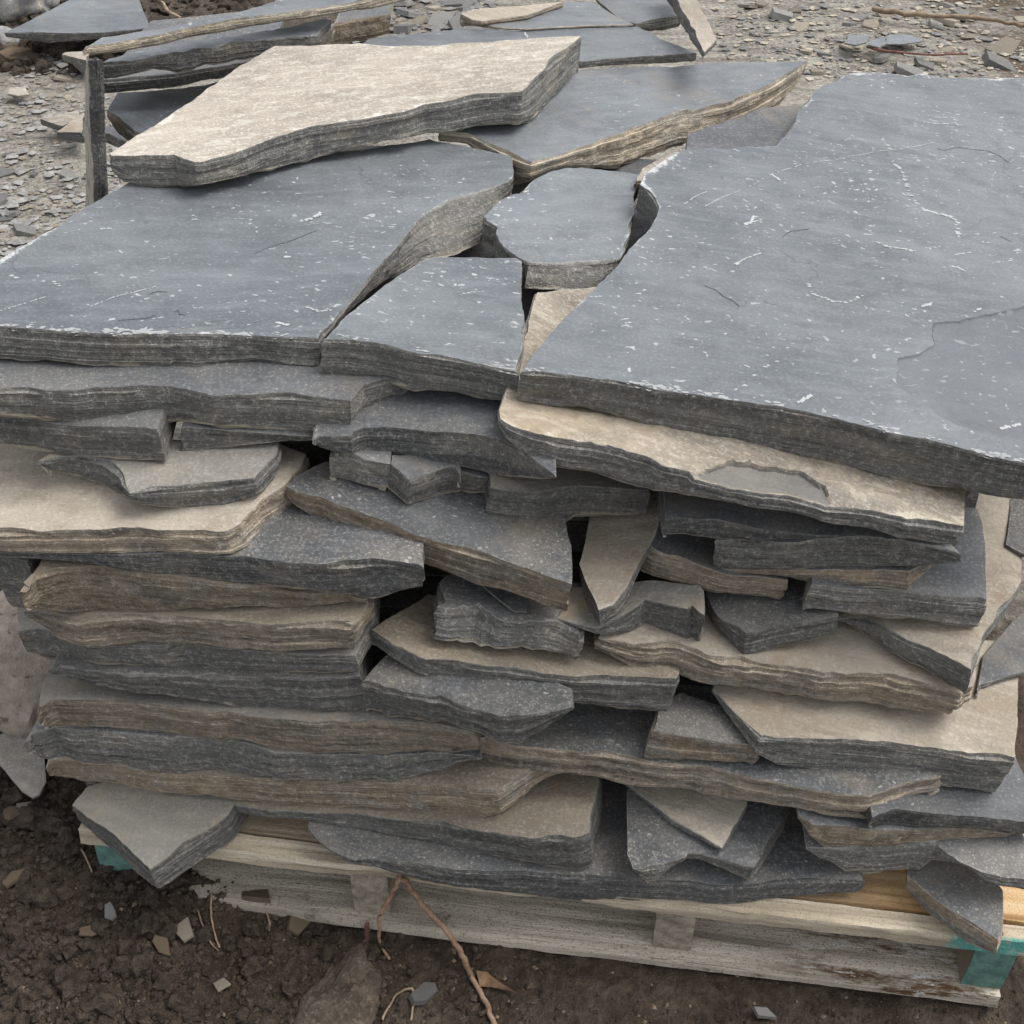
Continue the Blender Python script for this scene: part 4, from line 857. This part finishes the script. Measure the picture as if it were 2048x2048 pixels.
# ------------------------------------------------------------------ pallet
pal = bpy.data.objects.new('pallet', None); COL.objects.link(pal); pal.location = PB; pal.rotation_euler = (0, 0, math.atan2(PT.y, PT.x)); pal.empty_display_size = .1
tag(pal, 'weathered wooden pallet with teal painted corners under the stone pile', 'pallet')
def board(name, x0, x1, y0, y1, z0, z1, mat, seed, jag=.002, label=None, nx=None, jagz=.0012, front_jag=0.0):
    nx = nx or max(6, int((x1 - x0) / .012)); ny = max(2, min(8, int((y1 - y0) / .015))); V = []; Fc = []
    ring = [(y0, z0)] + [(y0 + .0015, z1)] + [(y0 + (y1 - y0) * j / ny, z1) for j in range(1, ny)] + [(y1, z1), (y1, z0)]
    ring = [(y0, z0), (y0 - .0006, z0 + (z1 - z0) * .35), (y0 - .0004, z0 + (z1 - z0) * .7)] + ring[1:]
    R = len(ring)
    for i in range(nx + 1):
        x = x0 + (x1 - x0) * i / nx
        for k, (y, z) in enumerate(ring):
            dy = jag * fr(x * 9, k * .3, 0, seed) + jag * .5 * fr(x * 40, k * .8, 0, seed); dz = jagz * fr(x * 12, y * 30, 1, seed)
            if front_jag and k <= 4: dy += front_jag * max(0, fr(x * 7, k * .25, 5, seed)) + front_jag * .4 * abs(fr(x * 30, k * .5, 6, seed))
            xe = x + (jag * 1.5 * fr(k * 3.1, y * 50, 2, seed) if i in (0, nx) else 0)
            V.append((xe, y + dy, z + dz))
    for i in range(nx):
        for k in range(R): Fc.append((i * R + k, i * R + (k + 1) % R, (i + 1) * R + (k + 1) % R, (i + 1) * R + k)[::-1])
    Fc.append(tuple(range(R))); Fc.append(tuple(nx * R + k for k in range(R))[::-1])
    o = mesh_obj(name, V, Fc, mat, parent=pal, sharp=40)
    if label: o['label'] = label
    return o
board('deck_board', -.012, PWE + .002, 0, .024, DZ - .021, DZ - .001, M_DECKT, 3, front_jag=.012, label='split front board with teal paint on its end')
board('deck_board', -.005, PW + .035, .028, .17, DZ - .021, DZ - .002, M_ORANGE, 5)
board('deck_board', -.01, PW + .005, .205, .30, DZ - .021, DZ - .002, M_DECK, 6)
board('deck_board', -.01, PW + .002, .36, .46, DZ - .021, DZ - .002, M_ORANGE, 7)
board('deck_board', -.01, PW, .54, .64, DZ - .021, DZ - .002, M_DECK, 8)
board('deck_board', -.01, PW, .74, .86, DZ - .021, DZ - .002, M_DECK, 9)
board('bottom_board', -.01, PWE - .004, -.004, .10, -.003, .017, M_BOT, 11, label='mud spattered bottom board', front_jag=.003)
board('bottom_board', -.01, PW, .42, .52, -.003, .017, M_BOT, 12); board('bottom_board', -.01, PW, .82, .90, -.003, .017, M_BOT, 13)
sp = [0.0]
for p in ((745, 1845), (1337, 1905)): sp.append((GROUND.hit(p) - PB).dot(PT) - .02)
for i, x in enumerate(sp + [PWE - .046]):
    o = board('stringer', x, x + .043, .006, .90, .0185, DZ - .0225, M_TEAL if i in (0, 3) else M_STR, 20 + i, jag=.001, nx=4)
    if i in (0, 3): o['label'] = 'teal painted stringer end'

M_NAIL = lump_mat('rusty_nail', (.05, .035, .028), (.12, .075, .05), 200, .001)
for sx_ in sp + [PWE - .046]:
    for yy in (.012, .06, .13, .23, .28):
        n = 9; r = .0034; z0 = DZ - .0012; V = [(sx_ + .02 + math.cos(k * 6.283 / n) * r, yy + math.sin(k * 6.283 / n) * r, z0 + dz) for dz in (-.002, .0012) for k in range(n)]
        Fn = [tuple(range(n, 2 * n))] + [(k, (k + 1) % n, n + (k + 1) % n, n + k) for k in range(n)]
        mesh_obj('nail', V, Fn, M_NAIL, parent=pal)

# ------------------------------------------------------------------ filler slabs added in the heart of the pile to stop light leaking
def plain_slab(name, poly, ztop, t, mats, seed, label, cat='stone slab', group=None, frame=None, step=.03, coarse=True, **kw):
    cx = sum(p[0] for p in poly) / len(poly); cy = sum(p[1] for p in poly) / len(poly)
    M = frame or Matrix.Translation((cx, cy, ztop)); out = [(p[0] - cx, p[1] - cy, p[0] - cx, p[1] - cy, t, step) for p in poly]
    if frame: out = [(p[0], p[1], p[0], p[1], t, step) for p in poly]
    return tag(build_slab(name, M, out, (MT[mats[0]], MS[mats[1]]), seed, coarse=coarse, **kw), label, cat, group)
z = DZ; rg = random.Random(3)
while z < .545:
    t = rg.uniform(.034, .05)
    def P2(s, d): v = PB + PT * s + PIN * d; return (v.x, v.y)
    k = (z - DZ) / .45
    j = [rg.uniform(-.03, .03) for _ in range(8)]
    plain_slab('slate_slab', [P2(.06 + .05 * k + j[0], .22 + .03 * k + j[1]), P2(.5 + j[6], .24 + .04 * k), P2(PW - .12 + j[2], .26 + .05 * k + j[3]), P2(PW - .08 + j[4], .93), P2(.12 + j[5], .92 + j[7])], z + t, t, ('dark', 'dark'), int(z * 1000),
               'dark filler slab added in the heart of the pile to block light behind gaps', group='filler slabs added in the heart of the pile')
    z += t + .001

# upright slab at the back corner
Pp = PL['t12'].hit((178, 100)); hz = Pp.z - .016; yb0 = Pp.y + .004
Ppost = Vector((Pp.x, yb0, 0)); xr = (Plane(Vector((0, yb0, 0)), Vector((0, 1, 0))).hit((207, 118))).x; xl = (Plane(Vector((0, yb0, 0)), Vector((0, 1, 0))).hit((177, 118))).x
vd = Vector((Pp.x - .012, yb0, 0)).normalized(); LEAN = .17; Nn = Vector((vd.y, -vd.x, 0)); FM = Matrix(((vd.x, 0, vd.y, xr), (vd.y, 0, -vd.x, yb0), (0, 1, 0, 0), (0, 0, 0, 1)))
FM = Matrix.Translation((xr, yb0, hz)) @ Matrix.Rotation(LEAN, 4, vd) @ Matrix.Translation((-xr, -yb0, -hz)) @ FM
plain_slab('slate_slab', [(-.004, -.02), (.20, -.02), (.20, hz * .6), (.09, hz - .05), (.05, hz - .012), (.004, hz), (.010, hz - .1), (-.006, hz - .17), (.004, hz - .3), (-.008, hz * .4)], 0, xr - xl, ('dark', 'dark'), 77,
           'upright grey slab standing on edge like a post behind the pile', frame=FM, step=.006, coarse=False, rough=.003)

# ------------------------------------------------------------------ rocks, flat stones and chips on the ground
def ico(n):
    import bmesh
    bm = bmesh.new(); bmesh.ops.create_icosphere(bm, subdivisions=n, radius=1); v = [tuple(x.co) for x in bm.verts]; f = [tuple(q.index for q in p.verts) for p in bm.faces]; bm.free(); return v, f
I1, I2, I4 = ico(1), ico(2), ico(4)
def rock(name, loc, size, seed, mat, label, cat='rock', rot=0, flat=.0, amp=.22, rx=0):
    vs = []
    for v in I4[0]:
        V = Vector(v); d = 1 + amp * fr(V.x * 1.3, V.y * 1.3, V.z * 1.3, seed) + amp * .45 * fr(V.x * 3.4, V.y * 3.4, V.z * 3.4, seed) + amp * .16 * fr(V.x * 11, V.y * 11, V.z * 11, seed)
        q = V * d
        if flat: q.z = max(-flat, min(flat, q.z)) + .12 * flat * fr(V.x * 4, V.y * 4, V.z * 4, seed + 1)
        vs.append((q.x * size[0], q.y * size[1], q.z * size[2]))
    o = mesh_obj(name, vs, I4[1], mat, sharp=45); o.location = loc; o.rotation_euler = (rx, 0, rot)
    return tag(o, label, cat)
def gslab(key, name, label, front, bot, back, z, mats, cat='stone slab', **kw):
    PL['_g'] = Plane(Vector((0, 0, z)), UP)
    return stone(key, name, label, front, bot, top=('_g', 0), back=back, mats=mats, cat=cat, **kw)
gslab('g17', 'slate_slab', 'blue grey slab lying on the dark soil beyond the pile, pointed end towards the edge', "A 25,180 240,178 400,182 500,180 600,176 740,162 830,150", "A 30,205 230,235 380,230 550,212 700,190 830,158", "A 790,60 770,0 760,-60 520,-70 380,0", .10, ('bluefine', 'dark'), bstep=.02)
gslab('g1', 'stone_chip', 'pale tan flat stone on the shingle beside the upright slab, pointed end outwards', "A 220,655 310,690 345,695 440,650", "A 225,700 310,725 345,730 440,690", "A 440,605 410,610", .035, ('paletan', 'grey'), 'flat stone', bstep=.01)
gslab('g2', 'stone_chip', 'sandy flat stone with dark edge overlapping the pale tan one', "A 310,728 420,735 460,735", "A 312,765 410,792 460,790", "A 460,620 430,640", .05, ('tan', 'dark'), 'flat stone', bstep=.01)
gslab('g3', 'stone_chip', 'white topped wedge of stone just behind the upright slab', "A 338,300 460,330 480,330", "A 380,340 440,425 480,420", "A 480,280 360,288", .06, ('paletan', 'grey'), 'flat stone', bstep=.01)
gslab('g4', 'stone_chip', 'small grey stone between the upright slab and the pale sandy slab', "A 528,745 600,735 660,768 690,775", "A 540,760 600,800 660,830 690,815", "A 690,730 620,695 575,700", .45, ('dark', 'grey'), 'flat stone', bstep=.01)
gslab('g5', 'stone_chip', 'yellowish square chip on the shingle near the edge of the yard', "A 42,515 100,528 162,520", "A 44,528 100,540 162,530", "A 140,480 50,482", .02, ('paletan', 'tan'), 'stone chip', bstep=.01)
gslab('g6', 'slate_slab', 'leaning grey stone slab at the foot of the pile, tan flecks on its face', "G -10,480 60,570 120,640 180,680 215,660 250,590", "G -10,500 60,590 120,655 185,695 225,680 255,620", "G 240,450 215,300 200,200 80,285 -10,340", .085, ('greytan', 'rough'), relief=.002)
gslab('g7', 'stone_chip', 'grey angular chip at the top edge beside two others on the yard', "C 942,235 1000,247 1062,232", "C 945,245 1000,258 1060,243", "C 1075,195 970,192", .03, ('bluefine', 'grey'), 'stone chip', bstep=.02)
gslab('g8', 'stone_chip', 'flat grey chip in the middle of three on the yard', "C 1068,245 1130,258 1170,240", "C 1068,255 1130,268 1170,252", "C 1165,205 1090,215", .03, ('bluefine', 'grey'), 'stone chip', bstep=.02)
gslab('g9', 'stone_chip', 'broad flat grey chip, widest of three on the yard', "C 1160,240 1260,243 1380,225", "C 1160,248 1260,252 1380,232", "C 1310,192 1190,188", .02, ('bluefine', 'grey'), 'stone chip', bstep=.02)
P = on_ground((70, 1400)); rock('rock', (P.x - .01, P.y + .03, P.z + .045), (.085, .12, .085), 5, M_PINK, 'pinkish speckled rock leaning against the foot of the pile', rot=.5)
P = on_ground((680, 2010)); rock('boulder', (P.x, P.y - .01, P.z - .022), (.045, .085, .048), 9, M_BOULDER, 'brown half buried boulder below the upright root', rot=-.3, amp=.42)
for i, (p, s, lab) in enumerate([((35, 20), .11, 'pale grey lump of rock in the far corner behind the blue grey slab'), ((70, 10), .10, 'grey angular rock in the far corner next to a pale lump'), ((16, 90), .05, 'bluish rock by the tip of the slab on the dark soil')]):
    P = on_ground(p); rock('rock', (P.x, P.y, P.z + s * .3), (s, s * .8, s * .7), 30 + i, M_GREYROCK, lab, rot=i, amp=.3)

def chip_mesh(name, seed, mat):
    rg = random.Random(seed); n = rg.choice((4, 5, 5, 6, 7)); t = rg.uniform(.10, .24); an = sorted(rg.uniform(0, 6.283) for _ in range(n))
    an = [i * 6.283 / n + rg.uniform(-.35, .35) for i in range(n)]; r = [rg.uniform(.65, 1.15) for _ in range(n)]; el = rg.uniform(.5, .9)
    top = [(math.cos(a) * q, math.sin(a) * q * el, t * rg.uniform(.5, 1)) for a, q in zip(an, r)]; low = [(x * rg.uniform(1.0, 1.12), y * rg.uniform(1.0, 1.12), -t) for x, y, _ in top]
    V = top + low + [(0, 0, t * .95)]; Fc = [(i, (i + 1) % n, 2 * n) for i in range(n)] + [(i, n + i, n + (i + 1) % n, (i + 1) % n) for i in range(n)] + [tuple(range(2 * n - 1, n - 1, -1))]
    me = bpy.data.meshes.new(name); me.from_pydata(V, [], Fc); me.materials.append(mat); me.update(); return me
CH = {m.name: [chip_mesh('stone_chip', i * 7 + k, m) for i in range(7)] for k, m in enumerate((M_CHIPG, M_CHIPT, M_CHIPB))}
def put_chip(me, P, s, rg, label, group, tilt=.25):
    o = bpy.data.objects.new('stone_chip', me); COL.objects.link(o); o.location = P; o.scale = (s, s, s)
    o.rotation_euler = (rg.uniform(-tilt, tilt), rg.uniform(-tilt, tilt), rg.uniform(0, 6.28)); return tag(o, label, 'stone chip', group)
# individual chips that can be picked out in the turned soil in front
for i, (p, s, m, lab) in enumerate([
  (('G', 1425, 1235), .030, 'brown_chip', 'brown block of stone against the mud spattered board'), (('G', 1665, 1360), .024, 'brown_chip', 'crumbly brown lump under the bottom board'),
  (('G', 490, 1450), .017, 'brown_chip', 'brown angular chip alone on the dark clods'), (('G', 1030, 1445), .018, 'tan_chip', 'tan flat chip beside two thin red roots'),
  (('G', 905, 1530), .016, 'brown_chip', 'brown three cornered chip below the flat one'), (('G', 620, 1350), .016, 'grey_chip', 'bluish splinter standing among the clods'),
  (('G', 1225, 1745), .012, 'tan_chip', 'small cream pebble chip on trodden soil'), (('H', 480, 1800), .020, 'grey_chip', 'grey flake next to the thin rootlets'),
  (('G', 90, 800), .020, 'brown_chip', 'brown lump half sunk in clods below the leaning slab'), (('G', 70, 1170), .018, 'brown_chip', 'brown slanted chip low on the clod heap'),
  (('G', 150, 760), .014, 'tan_chip', 'small whitish chip below the leaning slab'), (('I', 480, 1900), .016, 'grey_chip', 'grey green chip on bare soil near the pallet end')]):
    q = pts('%s %s,%s' % p)[0]; P = on_ground(q); P.z = gz(P.x, P.y, False) + s * .16 + .009; put_chip(CH[m][i % 7], P, s * .9, random.Random(i), lab, None, .45)
rg = random.Random(21)
def scatter(n, box, size, kinds, label, group, tilt=.3):
    for i in range(n):
        q = (rg.uniform(box[0], box[2]), rg.uniform(box[1], box[3])); P = on_ground(q, 2); s = rg.uniform(*size) * rg.choice((.6, 1, 1, 1.5))
        P.z = gz(P.x, P.y) + s * .10; kd = rg.choice(kinds); mid = (size[0] + size[1]) / 2
        put_chip(rg.choice(CH[kd]), P, s, rg, ('small ' if s < mid * .8 else 'broad ' if s > mid * 1.25 else 'middling ') + kd.split('_')[0] + ' ' + label, group, tilt)
scatter(55, (-40, 150, 230, 500), (.010, .024), ('grey_chip', 'grey_chip', 'grey_chip', 'tan_chip'), 'slate chip in the shingle bed beside the left top slab', 'slate chips beside the left top slab')
scatter(45, (1450, 5, 2060, 150), (.018, .045), ('grey_chip', 'tan_chip', 'tan_chip', 'grey_chip'), 'slate chip strewn over the open yard behind the biggest slab', 'slate chips on the open yard')
scatter(26, (720, -10, 1000, 75), (.020, .06), ('grey_chip', 'grey_chip', 'tan_chip'), 'slate chip strewn behind the back of the pile', 'slate chips behind the pile')
scatter(14, (-20, 0, 60, 150), (.02, .05), ('grey_chip', 'brown_chip', 'tan_chip'), 'stone chip in the dark soil at the far corner', 'stone chips in the dark soil')
# crumbs that nobody could count
def crumbs(name, n, gen, tmpl, mat, flat=(.6, 1.0), smooth=True):
    tv = np.array(tmpl[0]); tf = np.array(tmpl[1]); V = []; Fc = []
    for i in range(n):
        x, y, s = gen(); zz = gz(x, y, y < 1.35) + s * .25; ax = rg.uniform(0, 6.28); c, sn = math.cos(ax), math.sin(ax)
        sc = np.array([rg.uniform(.7, 1.25), rg.uniform(.7, 1.1), rg.uniform(*flat)]) * s
        w = tv * (1 + (.8 if tmpl in (I1, I2) else .45) * np.array([fr(*(v * 1.7), i) for v in tv])[:, None]) * sc
        w = np.stack([w[:, 0] * c - w[:, 1] * sn, w[:, 0] * sn + w[:, 1] * c, w[:, 2]], 1) + (x, y, zz); V.append(w); Fc.append(tf + len(tv) * i)
    V = np.concatenate(V); Fc = np.concatenate(Fc)
    return tag(mesh_obj(name, [tuple(v) for v in V], [tuple(f) for f in Fc], mat, smooth=smooth, sharp=60), kind='stuff')
def g_clod():
    while True:
        q = (rg.uniform(-60, 900), rg.uniform(1500, 2090)); k = (900 - q[0]) / 900
        if rg.random() < k ** 1.3 * (1.1 - .45 * (q[1] - 1500) / 590): break
    P = on_ground(q, 2); return P.x, P.y, (.005 + .010 * rg.random() ** 3) * (.7 + .5 * k)
OCT8 = ([(1, 0, 0), (-1, .1, 0), (0, 1, .1), (.1, -1, 0), (0, 0, 1), (0, .1, -1)], [(0, 2, 4), (2, 1, 4), (1, 3, 4), (3, 0, 4), (2, 0, 5), (1, 2, 5), (3, 1, 5), (0, 3, 5)])
crumbs('soil_clods', 420, g_clod, I2, M_CLOD, smooth=False)
def g_crumb():
    while True:
        q = (rg.uniform(-60, 1200), rg.uniform(1480, 2090)); k = max(0, (1250 - q[0]) / 1250)
        if rg.random() < k ** 1.2: break
    P = on_ground(q, 2); return P.x, P.y, .0012 + .0042 * rg.random() ** 2.5
crumbs('soil_crumbs', 9000, g_crumb, OCT8, M_CLOD, smooth=False)
def g_grit():
    q = (rg.uniform(-40, 2080), rg.uniform(1560, 2090)); P = on_ground(q, 2); return P.x, P.y, .0009 + .0032 * rg.random() ** 3
crumbs('soil_grit', 4500, g_grit, OCT8, M_CLOD, smooth=False); crumbs('pale_soil_grit', 700, g_grit, OCT8, M_CHIPB, smooth=False)
OCT = ([(1, 0, 0), (.2, .8, .1), (-.9, .2, 0), (-.3, -.8, 0), (.5, -.6, .1), (0, 0, .5), (0, 0, -.5)], [(0, 1, 5), (1, 2, 5), (2, 3, 5), (3, 4, 5), (4, 0, 5), (1, 0, 6), (2, 1, 6), (3, 2, 6), (4, 3, 6), (0, 4, 6)])
def g_sh(box, s0, s1):
    def g():
        while True:
            q = (rg.uniform(box[0], box[2]), rg.uniform(box[1], box[3])); P = on_ground(q, 2)
            if noise.noise(Vector((P.x * 3.1, P.y * 2.2, 5))) + .6 * noise.noise(Vector((P.x * 9, P.y * 6, 2))) > rg.uniform(-.75, .35): break
        return P.x, P.y, s0 + (s1 - s0) * 1.5 * rg.random() ** 4
    return g
crumbs('shingle', 1100, g_sh((-60, 60, 240, 520), .004, .016), OCT, M_CHIPG, (.25, .5)); crumbs('pale_shingle', 900, g_sh((-60, 60, 240, 520), .004, .011), OCT, M_CHIPT, (.25, .5))
crumbs('yard_shingle', 900, g_sh((1430, -20, 2100, 160), .004, .015), OCT, M_CHIPG, (.2, .45)); crumbs('yard_pale_shingle', 1000, g_sh((1430, -20, 2100, 160), .004, .013), OCT, M_CHIPT, (.2, .45))
crumbs('rear_shingle', 500, g_sh((700, -20, 1000, 90), .006, .022), OCT, M_CHIPG, (.2, .45)); crumbs('corner_soil_clods', 1500, g_sh((-60, -20, 520, 150), .004, .022), I1, M_CLOD, smooth=False)

# ------------------------------------------------------------------ roots and twigs
def tube(name, P, r, mat, label, cat='root', seed=1, sides=7):
    Q = []
    for i in range(len(P) - 1):
        p0, p1, p2, p3 = P[max(0, i - 1)], P[i], P[i + 1], P[min(len(P) - 1, i + 2)]
        for k in range(6):
            t = k / 6; Q.append(.5 * ((2 * p1) + (p2 - p0) * t + (2 * p0 - 5 * p1 + 4 * p2 - p3) * t * t + (3 * p1 - p0 - 3 * p2 + p3) * t ** 3))
    Q.append(P[-1]); V = []; Fc = []; n = len(Q); up = Vector((.3, .2, 1)).normalized()
    for i, q in enumerate(Q):
        d = (Q[min(n - 1, i + 1)] - Q[max(0, i - 1)]).normalized(); a = d.cross(up).normalized(); b = d.cross(a)
        rr = r[0] + (r[1] - r[0]) * i / (n - 1); rr *= 1 + .25 * fr(i * .35, 0, 0, seed)
        jit = Vector((fr(i * .5, 1, 0, seed), fr(i * .5, 5, 0, seed), fr(i * .5, 9, 0, seed))) * rr * .8
        for k in range(sides): an = k * 6.2832 / sides; V.append(q + jit + (a * math.cos(an) + b * math.sin(an)) * rr)
    for i in range(n - 1):
        for k in range(sides): Fc.append((i * sides + k, i * sides + (k + 1) % sides, (i + 1) * sides + (k + 1) % sides, (i + 1) * sides + k))
    Fc.append(tuple(range(sides - 1, -1, -1))); Fc.append(tuple((n - 1) * sides + k for k in range(sides)))
    return tag(mesh_obj(name, [tuple(v) for v in V], Fc, mat, sharp=80), label, cat)
def way(s, zs):
    out = []
    for p, z in zip(pts(s), zs):
        out.append(Plane(Vector((0, 0, z)), UP).hit(p) if z is not None else (lambda P: Vector((P.x, P.y, gz(P.x, P.y) + .004)))(on_ground(p)))
    return out
N = None
tube('root', way("H 345,1125 410,1190 510,1315 610,1425 690,1545 722,1640 765,1720 825,1840 862,1940 890,2020", (.105, .085, .06, .038, .02, N, N, N, N, N)), (.0037, .0031), M_ROOT, 'long brown root hanging from the pallet and trailing over the soil towards the camera', seed=2)
tube('root', way("H 345,1128 300,1215 245,1320 232,1400 242,1500 290,1590", (.102, .08, .05, .028, N, N)), (.0031, .0017), M_ROOT, 'shorter brown root hanging straight down from the pallet block', seed=3)
tube('root', way("H 165,1380 168,1470 112,1545 122,1650 130,1730 95,1830 10,1900", (.02, N, N, N, N, N, N)), (.0034, .0018), M_RED, 'reddish root winding over the brown boulder', seed=4)
tube('rootlet', way("G 1170,1220 1168,1330 1185,1430 1212,1520", (N, N, N, N)), (.0013, .001), M_ROOT, 'thin straight reddish rootlet in the soil beside the tan flat chip', seed=5)
tube('rootlet', way("G 1095,1310 1125,1410 1160,1490 1205,1530", (N, N, N, N)), (.0012, .0009), M_ROOT, 'thin bent reddish rootlet joining the straight one', seed=6)
tube('rootlet', way("G 1480,1290 1475,1340 1495,1400 1488,1440", (N, N, N, N)), (.0016, .001), M_TWIG, 'pale rootlet hanging below the brown block of stone', seed=7)
tube('rootlet', way("G 270,880 330,895 400,960 460,1000 515,1115", (N, N, N, N, N)), (.0016, .001), M_TWIG, 'pale beige rootlet among the clods under the corner slab', seed=8)
tube('rootlet', way("H 255,1930 320,1800 400,1770 430,1800 410,1935", (N, N, N, N, N)), (.0014, .0012), M_TWIG, 'looped rootlet at the bottom beside the grey flake', seed=9)
tube('twig', way("C 1095,45 1250,70 1450,88 1700,100 1850,125 1960,150", (.02, .03, .03, .03, .03, .03)), (.008, .006), M_TWIG, 'long bare twig lying across the brown earth of the yard', 'twig', 10)
tube('twig', way("C 1065,258 1150,280 1400,302 1620,298", (.02, .02, .02, .02)), (.004, .003), M_RED, 'thin dark twig on the yard below three flat chips', 'twig', 11)
tube('twig', way("A 870,-10 900,20 940,70 1000,100", (.12, .10, .09, .08)), (.006, .004), M_TWIG, 'pale twig on the dark soil beside the far slab', 'twig', 12)
# dry leaf
L = way("H 770,1670 830,1680 905,1725 1005,1790 930,1760 850,1750 790,1745", (N,) * 7); c0 = sum(L, Vector()) / len(L) + UP * .012
LV = [tuple(p + UP * .004) for p in L] + [tuple(c0)] + [tuple(p + UP * .0032) for p in L] + [tuple(c0 - UP * .0008)]
nl = len(L); LF = [(i, (i + 1) % nl, nl) for i in range(nl)] + [(nl + 1 + (i + 1) % nl, nl + 1 + i, 2 * nl + 1) for i in range(nl)] + [(i, nl + 1 + i, nl + 1 + (i + 1) % nl, (i + 1) % nl) for i in range(nl)]
tag(mesh_obj('dry_leaf', LV, LF, M_LEAF), 'curled dry brown leaf beside the long root', 'leaf')
